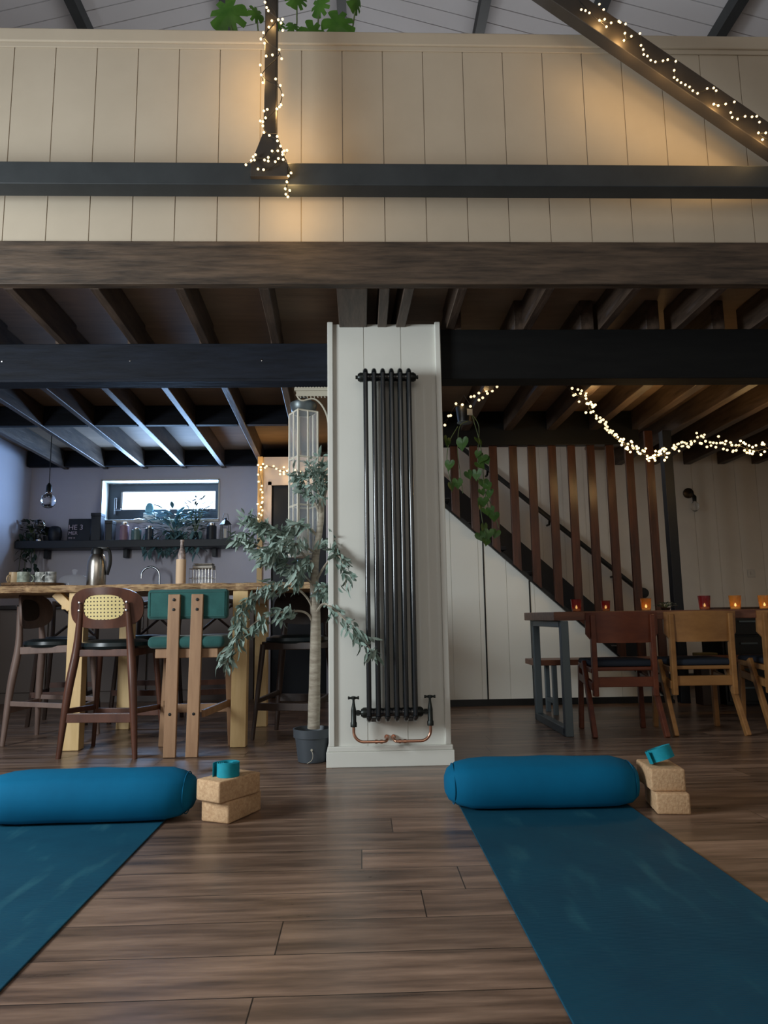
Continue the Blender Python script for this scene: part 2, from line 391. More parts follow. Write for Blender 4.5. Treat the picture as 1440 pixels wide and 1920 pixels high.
b=BM(); box(b,-2.615,-2.59,YBK+.15,YBK+.18,1.86,2.04,.005); box(b,-2.61,-2.54,YBK+.14,YBK+.16,1.90,1.925,.005); struct('window_handle',b,CHROME,wn)
# store room front beside the kitchen, with a dark door and a pale post
b=BM(); box(b,-.95,-.87,6.98,YBK,0,2.32); box(b,-.33,.0,6.98,7.06,0,2.32); box(b,-.87,-.33,6.98,7.06,2.04,2.32); struct('wall_store',b,PLASTER)
dr=bpy.data.objects.new('door_1',None); C.objects.link(dr); dr['kind']='structure'; dr.location=(-.6,7.0,0)
b=BM(); box(b,-.865,-.335,7.0,7.04,.005,2.035,.003); struct('door_leaf',b,NAVY,dr)
b=BM(); box(b,-.9,-.865,6.965,6.99,0,2.07); box(b,-.335,-.3,6.965,6.99,0,2.07); box(b,-.9,-.3,6.965,6.99,2.035,2.07); struct('door_frame',b,PLASTER,dr)
b=BM(); box(b,-1.0,-.95,6.95,7.03,0,2.32,.003); struct('trim_10',b,PINE)
b=BM(); box(b,XL,XL+.02,YR,YBK,0,.12); struct('baseboard_left',b,PWHITE)
b=BM(); box(b,.05,XR,YBK-.015,YBK,0,.12); struct('baseboard_back',b,NAVY)

# ------------------------------------------------------------ gallery: front wall, tie, beams
YW=3.27
b=BM(); boards(b,XL,XR,2.538,3.60,YW,YW+.06,-.069,.2035); struct('wall_gallery',b,WHITE)
b=BM(); box(b,XL,XR,YW-.018,YW+.08,3.60,3.672,.006); box(b,XL,XR,YW-.008,YW,3.575,3.60,.002); struct('trim_11',b,WHITE)
b=BM(); box(b,XL,XR,3.25,3.30,2.318,2.536,.004); 
single('long_front_beam',b,BEAM,'long dark brown stained timber beam across the room below the cream gallery boards','beam')
b=BM(); box(b,-2.6,4.2,3.07,3.17,2.714,2.824,.004)
tr=thing('roof_truss','dark timber roof truss tied across the cream gallery front, with post and strut','truss',(-.4,3.12,2.714))
part('tie_beam',b,DARKBAR,tr)
b=BM(); box(b,-.428,-.372,3.055,3.115,2.95,5.25,.003); part('king_post',b,STRUT,tr)
b=BM(); prism(b,[(-.432,3.045,2.955),(-.368,3.045,2.955),(-.315,3.045,2.80),(-.315,3.045,2.74),(-.486,3.045,2.74),(-.486,3.045,2.80)],(0,.025,0),.003); part('post_foot',b,STRUT,tr)
b=BM(); bar(b,(-.25,3.085,4.68),(2.45,3.085,2.575),.115,.07,bev=.003); 
st=part('strut',b,STRUT,tr)
bpy.data.objects['strut']['label']='diagonal dark strut wrapped in fairy lights'

# mezzanine deck with stair opening X .1..2.38, Y 6.14..7.5
b=BM(); box(b,XL,XR,3.30,6.10,2.49,2.515); box(b,XL,.05,6.10,YBK,2.49,2.515); box(b,2.42,XR,6.10,YBK,2.49,2.515); struct('ceiling_deck',b,DECK)
# mid beams
b=BM(); box(b,XL,-.12,4.0,4.10,2.106,2.318,.005); box(b,XL,-.12,3.99,4.11,2.088,2.106,.003)
lb=single('kitchen_cross_beam',b,BEAML,'blue-black timber beam left of the white pillar, carrying the kitchen joists','beam')
b=BM()
for x in (-2.03,-1.31,-.56): lathe(b,[(.0,-.004),(.006,-.003),(.007,0)],(x,4.0,2.215),8,'Y')
part('bolt_head',b,CHROME,lb)
b=BM(); box(b,.40,XR,3.80,3.93,2.032,2.318,.005)
single('stair_side_cross_beam',b,BEAMR,'deep black timber beam right of the white pillar, above the dining table','beam')
for k in range(7):
    x1=-.475-.09-.41*k-.026; x0=max(x1-.41+.05,XL+.01)
    if x1<XL+.1: break
    for yy,nm in ((5.78,'halfway back'),(7.36,'at the back wall')):
        dx=0 if yy<6 else -.045
        b=BM(); box(b,max(x0+dx,XL+.01),x1+dx,yy,yy+.06,2.325,2.486,.003)
        single('ceiling_noggin',b,BEAML,'dark cross piece between kitchen joists %s, %s leftward from the door'%(nm,ORD[k]),'noggin','cross pieces between the kitchen joists')
b=BM(); box(b,.0,2.42,6.01,6.09,2.19,2.488,.003)
single('stairwell_trimmer',b,BLACK,'black timber above the red-brown slats edging the stair opening','beam')
# joists
jn=0
def joist(x0,y0,x1,y1,label,grp,w=.047,z0=2.318,z1=2.488,m=None):
    b=BM(); m=m or JOIST
    P=[(x0-w/2,y0,z0),(x0+w/2,y0,z0),(x0+w/2,y0,z1),(x0-w/2,y0,z1)]
    vs=[b.verts.new(p) for p in P]+[b.verts.new((p[0]+x1-x0,y1,p[2])) for p in P]
    for f in [(3,2,1,0),(4,5,6,7)]+[(i,(i+1)%4,4+(i+1)%4,4+i) for i in range(4)]: b.faces.new([vs[i] for i in f])
    bmesh.ops.bevel(b,geom=list(b.edges),offset=.003,segments=1,affect='EDGES')
    return single('ceiling_joist',b,m,label,'joist',grp,loc=((x0+x1)/2,(y0+y1)/2,z0))
for k in range(8):
    x=-.455-.405*k
    if x<XL+.05: break
    joist(x,3.302,x-.03,4.14,'front ceiling joist beside the blue-black beam, %s left of the pillar'%ORD[k],'front joists left of the pillar')
for k in range(7):
    x=-.475-.41*k
    if x<XL+.15: break
    joist(x-.01,4.0,x-.135,YBK-.01,'dark ceiling joist over the kitchen, %s leftward from the door'%ORD[k],'kitchen joists',z0=2.318)
joist(-.03,3.302,-.03,4.6,'doubled dark joist above the left side of the white pillar','joists above the pillar',w=.15)
joist(.13,3.302,.13,4.6,'dark joist above the middle of the white pillar','joists above the pillar',w=.05)
joist(.25,3.302,.20,4.6,'pale-edged joist above the right side of the white pillar','joists above the pillar',w=.05)
for k in range(9):
    x=.51+.43*k
    joist(x,3.302,x,3.93,'short dark joist before the black beam, %s right of the pillar'%ORD[k],'front joists right of the pillar')
for k in range(12):
    x=.535+.373*k
    ye=6.005 if x<2.46 else YBK-.01
    joist(x,3.80,x,ye,'dark joist running back from the black beam, %s right of the pillar'%ORD[k],'dining side joists',w=.075)

# ------------------------------------------------------------ pillar
pl=bpy.data.objects.new('wall_pillar',None); C.objects.link(pl); pl['kind']='structure'; pl.location=(.14,3.77,0)
b=BM(); boards(b,-.155,.432,.10,2.335,3.77,4.05,.027,.2035,gw=.0016); struct('pillar_boards',b,PWHITE,pl)
for x0 in (-.170,.418):
    b=BM(); box(b,x0,x0+.03,3.752,3.80,.10,2.343,.004); struct('corner_bead',b,PWHITE,pl)
b=BM(); box(b,-.182,.462,3.742,4.06,0,.075,.003); box(b,-.176,.456,3.748,4.05,.075,.10,.004); struct('plinth',b,PWHITE,pl)

# radiator
rad=thing('column_radiator','tall anthracite column radiator mounted on the white pillar','radiator',(.146,3.69,.235))
RX=[.034+.0458*k for k in range(6)]
def section():
    b=BM(); r=.0125
    for y in (3.648,3.684,3.720): tube(b,[(0,y,.26),(0,y,2.015)],r,12)
    for z,s in ((2.015,1),(.26,-1)):
        P=[(0,3.684-.036*math.cos(a),z+s*.022*math.sin(a)) for a in [PI*i/10 for i in range(11)]]
        tube(b,P,.0135,12)
        lathe(b,[(.0,-.024),(.021,-.024),(.024,-.012),(.024,.012),(.021,.024),(0,.024)],(0,3.684,z-s*.012),16,'X')
        box(b,-.0115,.0115,3.648,3.72,z-.03*s-.016,z-.03*s+.016,.004)
    return b
sec=None
for k,x in enumerate(RX):
    if sec is None:
        bb=section(); bmesh.ops.translate(bb,verts=bb.verts,vec=(x,0,0)); sec=part('section',bb,RADM,rad,sm=True)
    else:
        c=sec.copy(); C.objects.link(c); c.parent=rad; c.location=(x-RX[0],0,0)
for x,s in ((.034,-1),(.263,1)):
    for z in (2.003,.272):
        b=BM(); lathe(b,[(0,s*.052),(.010,s*.052),(.010,s*.042),(.018,s*.040),(.026,s*.028),(.026,s*.012),(0,s*.012)],(x,3.684,z),14,'X'); part('end_plug',b,VALVE,rad,sm=True)
for x in (.057,.24):
    b=BM(); box(b,x-.02,x+.02,3.70,3.768,.225,.245,.003); part('bracket',b,RADM,rad)
for s,x in ((-1,-.043),(1,.338)):
    b=BM()
    lathe(b,[(0,.205),(.016,.205),(.016,.225),(.013,.23),(.013,.285),(.011,.295),(.006,.325),(.006,.345),(0,.345)],(x,3.684,0),14)
    xm=(x+(.0 if s<0 else .30))/2
    tube(b,[(x,3.684,.272),(x-s*.022,3.684,.272)],.009,10); tube(b,[(x-s*.014,3.684,.272),(x-s*.030,3.684,.272)],.014,6)
    v=part('valve',b,VALVE,rad,sm=True)
    b=BM(); tube(b,[(x-.024,3.684,.345),(x+.024,3.684,.345)],.0055,8); tube(b,[(x,3.662,.345),(x,3.706,.345)],.0055,8); lathe(b,[(0,.336),(.011,.338),(.011,.352),(0,.354)],(x,3.684,0),12)
    for q in (-.024,.024): lathe(b,[(0,-.004),(.008,-.004),(.008,.004),(0,.004)],(x+q,3.684,.345),10,'X')
    part('cross_handle',b,VALVE,v,sm=True)
    e=.118 if s<0 else .160
    P=[(x,3.684,.21),(x,3.684,.20)]
    P+= [(x-s*.05*(1-math.cos(a)),3.684,.182-.05*math.sin(a)) for a in [PI/2*i/8 for i in range(9)]]
    P+= [(e+s*.012,3.684,.132)]
    P+= [(e+s*(.012-.016*math.sin(a)),3.684+.02*(1-math.cos(a)),.132+.008*(1-math.cos(a))) for a in [PI/2*i/5 for i in range(1,6)]]
    P+= [(e-s*.004,3.768,.142)]
    b=BM(); tube(b,P,.0075,12)
    for xx in (e+s*.05,e+s*.024): lathe(b,[(0,-.006),(.0098,-.006),(.0098,.006),(0,.006)],(xx,3.684,.132),12,'X')
    lathe(b,[(0,0),(.012,0),(.012,.012),(0,.012)],(e-s*.004,3.756,.142),12,'Y')
    part('copper_pipe',b,COPPER,rad,sm=True)

# ------------------------------------------------------------ stairs
SM=.897
SZ=lambda x:1.697-SM*(x-.686)
stair=thing('staircase','white-panelled staircase with dark stringer rising left behind the pillar','staircase',(1.3,6.1,0))
b=BM(); boards(b,-.05,2.55,.055,0,6.10,6.13,.06,.235,gw=.0018,top=lambda x:max(.056,SZ(x)))
part('side_panel',b,mat('bright white stair boards',rgb(228,228,220),.5),stair)
b=BM(); box(b,-.05,2.60,6.105,6.16,0,.055); part('kick_board',b,BLACK,stair)
for gx in [(1.044,6.090,0.894),(1.429,6.090,0.888)]:
    b=BM(); box(b,gx[0]-.006,gx[0]+.006,6.096,6.11,.055,SZ(gx[0])); part('door_gap',b,BLACK,stair)
b=BM(); prism(b,[(-.05,6.07,SZ(-.05)),(2.60,6.07,SZ(2.60)),(2.60,6.07,SZ(2.60)+.04),(-.05,6.07,SZ(-.05)+.04)],(0,.10,0)); part('stringer',b,BLACK,stair)
fs=[(1.087,7.400,2.011),(1.478,7.400,1.663),(1.988,7.400,1.213)]
dz=(fs[1][2]-SZ(fs[1][0]))
b=BM(); prism(b,[(-.05,7.40,SZ(-.05)-.3),(2.9,7.40,SZ(2.9)-.05),(2.9,7.40,SZ(2.9)+dz),(-.05,7.40,SZ(-.05)+dz)],(0,.09,0)); part('wall_string',b,NAVY,stair)
for k in range(9):
    x=2.45-.24*(k+.5); z=.2*(k+1)
    if z>2.0: break
    b=BM(); box(b,x-.13,x+.13,6.17,7.40,SZ(x)+.0,SZ(x)+.03,.004); part('tread',b,NAVY,stair)
b=BM(); hr=[(1.040,7.350,2.514),(2.890,7.350,0.946)]
bar(b,hr[0],hr[1],.045,.045,bev=.01); lathe(b,[(0,-.05),(.05,-.04),(.06,0),(.05,.04),(0,.05)],hr[1],14,'Y')
for q in (.16,.5,.85):
    p=Vector(hr[0]).lerp(Vector(hr[1]),q); tube(b,[p,p+Vector((0,.03,-.06)),p+Vector((0,.12,-.06))],.012,8)
part('handrail',b,BLACK,stair,sm=True)
scr=thing('slat_screen','row of upright red-brown timber slats screening the staircase','screen',(1.6,6.1,0))
for i in range(12):
    x=[.66,.812,.979,1.15,1.323,1.486,1.663,1.831,2.0,2.168,2.338,2.516][i]
    zt=2.316 if x>2.43 else 2.189
    b=BM(); za,zb=max(SZ(x-.034)+.012,.001),max(SZ(x+.034)+.012,.001); prism(b,[(x-.034,6.035,za),(x+.034,6.035,zb),(x+.034,6.035,zt),(x-.034,6.035,zt)],(0,.033,0),.002)
    part('slat',b,SLAT,scr)
b=BM(); box(b,2.635,2.715,6.03,6.11,0,2.318,.004); part('newel_post',b,NAVY,scr)

# wall light, switch
wl=thing('wall_light','small round-backed wall light with bare clear bulb on the right back wall','wall light',(3.512,7.5,2.0))
b=BM(); lathe(b,[(0,0),(.055,0),(.055,-.02),(.045,-.028),(0,-.03)],(3.51,7.498,2.005),24,'Y'); part('backplate',b,mat('aged brass',rgb(70,56,40),.4,metal=.7),wl,sm=True)
b=BM(); tube(b,[(3.51,7.47,2.005),(3.515,7.40,2.0),(3.52,7.38,1.96)],.007,8); lathe(b,[(0,0),(.02,0),(.022,.05),(.012,.065),(0,.065)],(3.52,7.38,1.90),14); part('lamp_holder',b,BLACK,wl,sm=True)
b=BM(); lathe(b,[(0,-.11),(.02,-.105),(.042,-.08),(.046,-.055),(.038,-.03),(.016,0),(0,0)],(3.52,7.38,1.90),16); part('bulb',b,GLASS,wl,sm=True)
b=BM(); box(b,4.08,4.165,7.488,7.5,1.10,1.185,.004); box(b,4.11,4.135,7.482,7.49,1.125,1.16,.002); single('light_switch',b,PLASTW,'white light switch on the right back wall','switch')

# ------------------------------------------------------------ kitchen back: counter, shelf and what stands there
cab=thing('kitchen_base_unit','grey kitchen base units under the window wall','cabinet',(-2.2,7.2,0))
b=BM(); box(b,XL+.02,-1.02,6.93,7.49,.0,.86); part('carcass',b,CABM,cab)
for k in range(5):
    x=XL+.06+.46*k
    b=BM(); box(b,x,x+.44,6.905,6.928,.10,.84,.004); d=part('door',b,CABM,cab)
    b=BM(); tube(b,[(x+.40,6.895,.66),(x+.40,6.885,.67),(x+.40,6.885,.78),(x+.40,6.895,.79)],.005,6); part('handle',b,CHROME,d)
b=BM(); box(b,XL+.01,-1.01,6.88,7.495,.862,.90,.004); single('worktop',b,mat('dark worktop',rgb(52,48,46),.4),'dark kitchen worktop below the window','worktop')
tp=thing('kitchen_tap','arched chrome tap behind the live-edge bar table','tap',(-2.05,7.25,.9))
b=BM(); px=[(265+0,1088),(265,1082),(267,1072),(273,1066),(283,1063),(292,1066),(298,1073),(299,1092)]
P=[(-2.182,7.250,1.160),(-2.179,7.250,1.213),(-2.143,7.250,1.255),(-2.091,7.250,1.270),(-2.043,7.250,1.254),(-2.010,7.250,1.211),(-2.003,7.250,1.126)]
tube(b,smooth_path(P+[(P[-1][0],7.25,.905)],5),.011,10); part('spout',b,CHROME,tp,sm=True)
b=BM(); tube(b,[(P[-1][0],7.25,.95),(P[-1][0]+.05,7.25,.97)],.007,8); lathe(b,[(0,.90),(.026,.90),(.022,.925),(.015,.95),(0,.95)],(P[-1][0],7.25,0),12); part('lever_base',b,CHROME,tp,sm=True)
SHZ=1.54
b=BM(); box(b,XL+.01,-1.30,7.20,7.49,SHZ-.075,SHZ,.004)
for x in (-3.2,-2.4,-1.5): box(b,x-.02,x+.02,7.40,7.49,SHZ-.16,SHZ-.075,.003)
single('wall_shelf',b,NAVY,'long dark wall shelf of plants and jars under the kitchen window','shelf')

def leaf_quad(bm,p,d,nrm,L,Wd,curl=.15):
    d=Vector(d).normalized(); n=Vector(nrm); n=(n-d*n.dot(d)); n=n.normalized() if n.length>1e-4 else d.orthogonal().normalized(); s=d.cross(n)
    prof=[(0,0),(.22,.7),(.5,1),(.8,.6),(1,0)]
    prev=None
    for t,w in prof:
        c=p+d*L*t+n*(-curl*L*t*t)
        if w==0: ring=[bm.verts.new(c)]
        else: ring=[bm.verts.new(c-s*w*Wd/2+n*.1*Wd),bm.verts.new(c),bm.verts.new(c+s*w*Wd/2+n*.1*Wd)]
        if prev:
            if len(prev)==1: bm.faces.new((prev[0],ring[1],ring[0])); bm.faces.new((prev[0],ring[2],ring[1]))
            elif len(ring)==1: bm.faces.new((prev[0],prev[1],ring[0])); bm.faces.new((prev[1],prev[2],ring[0]))
            else: bm.faces.new((prev[0],prev[1],ring[1],ring[0])); bm.faces.new((prev[1],prev[2],ring[2],ring[1]))
        prev=ring
def rv(): return Vector((random.uniform(-1,1),random.uniform(-1,1),random.uniform(-1,1)))
def bushy(name,label,c,r,h,n,L,Wd,potr,poth,m=LEAFD,droop=0,pm=None,spread=1):
    t=thing(name,label,'plant',c)
    c=Vector(c)
    b=BM(); lathe(b,[(0,0),(potr*.75,0),(potr,poth),(potr*.9,poth),(potr*.88,poth*.85),(0,poth*.85)],c,16); part('pot',b,pm or POTM,t,sm=True)
    b=BM()
    for i in range(n):
        a=random.uniform(0,2*PI); e=random.uniform(.1,1)
        q=Vector((math.cos(a)*r*random.random()*spread,math.sin(a)*r*random.random()*.6,poth+h*random.random()))
        if droop and i%2==0: q=Vector((random.uniform(-r,r),-abs(potr)-.01-random.random()*.05,poth-random.random()*droop))
        leaf_quad(b,c+q,Vector((math.cos(a),math.sin(a)*.6,e*.8-(.9 if q.z<poth else 0))),(0,0,1),L*random.uniform(.7,1.2),Wd,.3)
    part('foliage',b,m,t)
    b=BM()
    for i in range(7):
        a=i*2*PI/7; tube(b,[c+Vector((0,0,poth*.8)),c+Vector((math.cos(a)*r*.4,math.sin(a)*r*.3,poth+h*.7))],.003,5)
        if droop: tube(b,[c+Vector((0,0,poth)),c+Vector((math.cos(a)*potr,-potr*1.05,poth)),c+Vector((math.cos(a)*r*.8,-potr*1.1-.01,poth-droop*.9))],.003,5)
    part('stems',b,STEM,t); return t
bushy('shelf_plant','dark bushy plant trailing from the left end of the kitchen shelf',(-3.32,7.33,SHZ),.10,.12,150,.07,.035,.055,.09,droop=.42)
bushy('shelf_plant','low dark leafy plant on the shelf beside the trailing one',(-3.20,7.42,SHZ),.07,.09,50,.06,.03,.04,.07)
bushy('shelf_plant','large trailing plant with pointed leaves under the kitchen window',(-1.90,7.38,SHZ),.30,.22,230,.12,.04,.08,.10,droop=.22,m=mat('blue green leaf',rgb(70,104,110),.5,col2=rgb(110,146,150),nscale=9))
bushy('sill_plant','thin stemmed plant reaching up against the kitchen window pane',(-1.68,7.35,SHZ),.20,.36,90,.07,.02,.05,.08,spread=.9)
# ornaments
o1=thing('bulb_ornament','clear glass light-bulb ornament standing upside down on the shelf','ornament',(-3.21,7.25,SHZ))
b=BM(); lathe(b,[(0,.0),(.03,.0),(.03,.02),(.018,.05),(.02,.09),(.05,.13),(.06,.17),(.045,.21),(0,.225)],(-3.21,7.25,SHZ),18); part('glass_bulb',b,GLASS,o1,sm=True)
b=BM(); lathe(b,[(0,0),(.03,0),(.03,.018),(.02,.03),(0,.03)],(-3.21,7.25,SHZ),14); part('stand',b,CHROME,o1)
b=BM(); lathe(b,[(0,0),(.05,0),(.066,.05),(.066,.11),(.05,.15),(.03,.16),(0,.16)],(-3.09,7.34,SHZ),18); single('lidded_pot',b,NAVY,'round dark lidded pot on the shelf left of the framed sign','pot',sm=True)
sg=thing('shelf_sign','dark boxed sign with pale lettering leaning on the kitchen shelf','sign',(-2.86,7.35,SHZ))
b=BM(); box(b,-2.98,-2.75,7.38,7.44,SHZ,SHZ+.24,.004,rot=(-.12,0,0)); part('board',b,NAVY,sg)
b=BM()
def txt(s,size,loc,m,parent,rot,name='lettering',ext=.001):
    cu=bpy.data.curves.new('t','FONT'); cu.body=s; cu.size=size; cu.extrude=ext
    tmp=bpy.data.objects.new('t',cu); C.objects.link(tmp); bpy.context.view_layer.update()
    me=bpy.data.meshes.new_from_object(tmp.evaluated_get(bpy.context.evaluated_depsgraph_get())); bpy.data.objects.remove(tmp)
    me.materials.clear(); me.materials.append(m)
    o=bpy.data.objects.new(name,me); C.objects.link(o); o.parent=parent; o.location=Vector(loc)-wloc(parent); o.rotation_euler=rot
    return o
txt('HE 3',.075,(-2.965,7.351,SHZ+.125),PAPERM,sg,(PI/2-.12,0,0)); txt('MER',.05,(-2.965,7.357,SHZ+.075),PAPERM,sg,(PI/2-.12,0,0)); txt('we e',.035,(-2.965,7.363,SHZ+.035),PAPERM,sg,(PI/2-.12,0,0))
for k,(x,w,h,lab,m) in enumerate([(-2.66,.10,.28,'tall dark box at the left of the window above the steel flask',NAVY),(-2.53,.07,.20,'dark tin standing right of the tall box on the kitchen shelf',BLACK)]):
    b=BM(); box(b,x-w/2,x+w/2,7.27,7.38,SHZ,SHZ+h,.006); box(b,x-w/2-.003,x+w/2+.003,7.265,7.385,SHZ+h-.03,SHZ+h+.004,.004); single('storage_box',b,m,lab,'box')
for k,(x,r,h,lab,m) in enumerate([(-2.37,.045,.19,'pinkish jar on the kitchen shelf left of the pale green jars',mat('pink jar',rgb(150,120,136),.4)),(-2.25,.05,.13,'squat green-grey jar in the middle of the kitchen shelf',mat('green jar',rgb(90,120,120),.3)),(-2.12,.04,.15,'dark jar with a pale knob lid on the kitchen shelf',mat('dark jar',rgb(50,62,74),.3)),(-1.50,.05,.17,'dark canister by the small lantern at the right of the shelf',NAVY)]):
    t=thing('storage_jar',lab,'jar',(x,7.26,SHZ)); b=BM(); lathe(b,[(0,0),(r,0),(r,h*.78),(r*.7,h*.84),(0,h*.84)],(x,7.26,SHZ),18); part('body',b,m,t,sm=True)
    b=BM(); lathe(b,[(0,h*.82),(r*.75,h*.82),(r*.75,h*.95),(0,h)],(x,7.26,SHZ),18); part('lid',b,STEEL,t,sm=True)
# oval mirror-like ornament and a pale bird on the sill
ov=thing('oval_ornament','pale oval ornament on a square card against the kitchen window','ornament',(-2.22,7.52,WZ0))
b=BM(); lathe(b,[(0,-.006),(.03,-.006),(.034,0),(.03,.006),(0,.006)],(0,0,0),20,'Y'); bmesh.ops.scale(b,verts=b.verts,vec=(1.3,1,1.9)); bmesh.ops.translate(b,verts=b.verts,vec=(-2.21,7.54,1.90)); part('oval',b,mat('aqua ceramic',rgb(120,170,180),.4),ov,sm=True)
b=BM(); box(b,-2.275,-2.145,7.55,7.562,WZ0+.001,1.86,.002); part('card',b,PLASTW,ov)
b=BM(); lathe(b,[(0,-.07),(.02,-.05),(.03,0),(.02,.04),(0,.06)],(-2.30,7.49,1.768),12,'X'); single('bird_figurine',b,PLASTW,'small white bird figurine on the kitchen window sill','figurine',sm=True)
# small lantern at the right end of the shelf
ln=thing('small_lantern','small black lantern holding a pale candle at the right end of the shelf','lantern',(-1.36,7.28,SHZ))
lx=-1.365
b=BM(); box(b,lx-.045,lx+.045,7.235,7.325,SHZ,SHZ+.012)
for sx in (-1,1):
    for sy in (-1,1): box(b,lx+sx*.04-.004,lx+sx*.04+.004,7.28+sy*.04-.004,7.28+sy*.04+.004,SHZ+.01,SHZ+.15)
lathe(b,[(.064,.15),(.03,.19),(.012,.20),(.012,.22),(0,.225)],(lx,7.28,SHZ),4); tube(b,[(lx-.03,7.28,SHZ+.2),(lx-.02,7.28,SHZ+.26),(lx+.02,7.28,SHZ+.26),(lx+.03,7.28,SHZ+.2)],.003,6); part('cage',b,BLACK,ln)
b=BM(); lathe(b,[(0,.012),(.02,.012),(.02,.11),(0,.112)],(lx,7.28,SHZ),14); part('candle',b,PLASTW,ln,sm=True)
# pendant bulb
pn=thing('pendant_bulb','clear globe bulb hanging on a cord near the kitchen corner','pendant lamp',(-2.81,6.5,2.489))
b=BM(); tube(b,[(-2.81,6.5,2.489),(-2.81,6.5,1.97)],.004,6); lathe(b,[(0,0),(.03,0),(.03,-.015),(0,-.02)],(-2.81,6.5,2.489),14); part('cord',b,BLACK,pn)
b=BM(); lathe(b,[(0,1.99),(.008,1.985),(.024,1.96),(.026,1.905),(0,1.905)],(-2.81,6.5,0),14); part('lamp_holder',b,BLACK,pn,sm=True)
b=BM(); lathe(b,[(0,1.755),(.03,1.76),(.056,1.785),(.064,1.825),(.056,1.865),(.03,1.89),(.018,1.905),(0,1.905)],(-2.81,6.5,0),20); part('globe',b,GLASS,pn,sm=True)

# ------------------------------------------------------------ bar table
bt=thing('bar_table','tall bar table with a live-edge wood top on pale pine legs','table',(-1.2,4.8,0))
b=BM()
xs=[-2.75+i*(2.45/60) for i in range(61)]
front=[(x,4.33+.018*math.sin(x*7)+.008*math.sin(x*31)+random.uniform(-.003,.003)) for x in xs]
vt=[];vb=[];mt=[]
for x,y in front:
    j=random.uniform(-.002,.002)
    vt.append(b.verts.new((x,y+.012,.955+j))); mt.append(b.verts.new((x,y-.004+j*2,.935))); vb.append(b.verts.new((x,y+.006,.914+j)))
bt1=b.verts.new((xs[-1],5.32,.955)); bt0=b.verts.new((xs[0],5.32,.955)); bb1=b.verts.new((xs[-1],5.32,.914)); bb0=b.verts.new((xs[0],5.32,.914))
for i in range(60):
    b.faces.new((vt[i],vt[i+1],mt[i+1],mt[i])); b.faces.new((mt[i],mt[i+1],vb[i+1],vb[i]))
b.faces.new(vt+[bt1,bt0]); b.faces.new(vb[::-1]+[bb0,bb1]); b.faces.new((bt0,bt1,bb1,bb0))
b.faces.new((vt[-1],mt[-1],vb[-1],bb1,bt1)); b.faces.new((vt[0],bt0,bb0,vb[0],mt[0]))
part('tabletop',b,LIVE,bt)
for (x0,x1,x2,x3,y) in ((-1.738,-1.645,-1.745,-1.645,4.42),(-.774,-.684,-.772,-.675,4.42),(-.752,-.665,-.752,-.665,5.22),(-1.70,-1.61,-1.70,-1.61,5.22)):
    b=BM(); bar(b,((x0+x1)/2,y,.001),((x2+x3)/2,y,.913),x1-x0,.085,bev=.004); part('leg',b,PINE,bt)
for x in (-1.70,-.72):
    b=BM(); box(b,x-.04,x+.04,4.46,5.18,.845,.912,.003); part('top_rail',b,PINE,bt)
b=BM(); bar(b,(-1.745,4.44,.82),(-1.84,4.44,.912),.05,.05,bev=.003); bar(b,(-1.80,4.44,.835),(-1.60,4.44,.835),.04,.04,bev=.003); part('brace',b,PINE,bt)

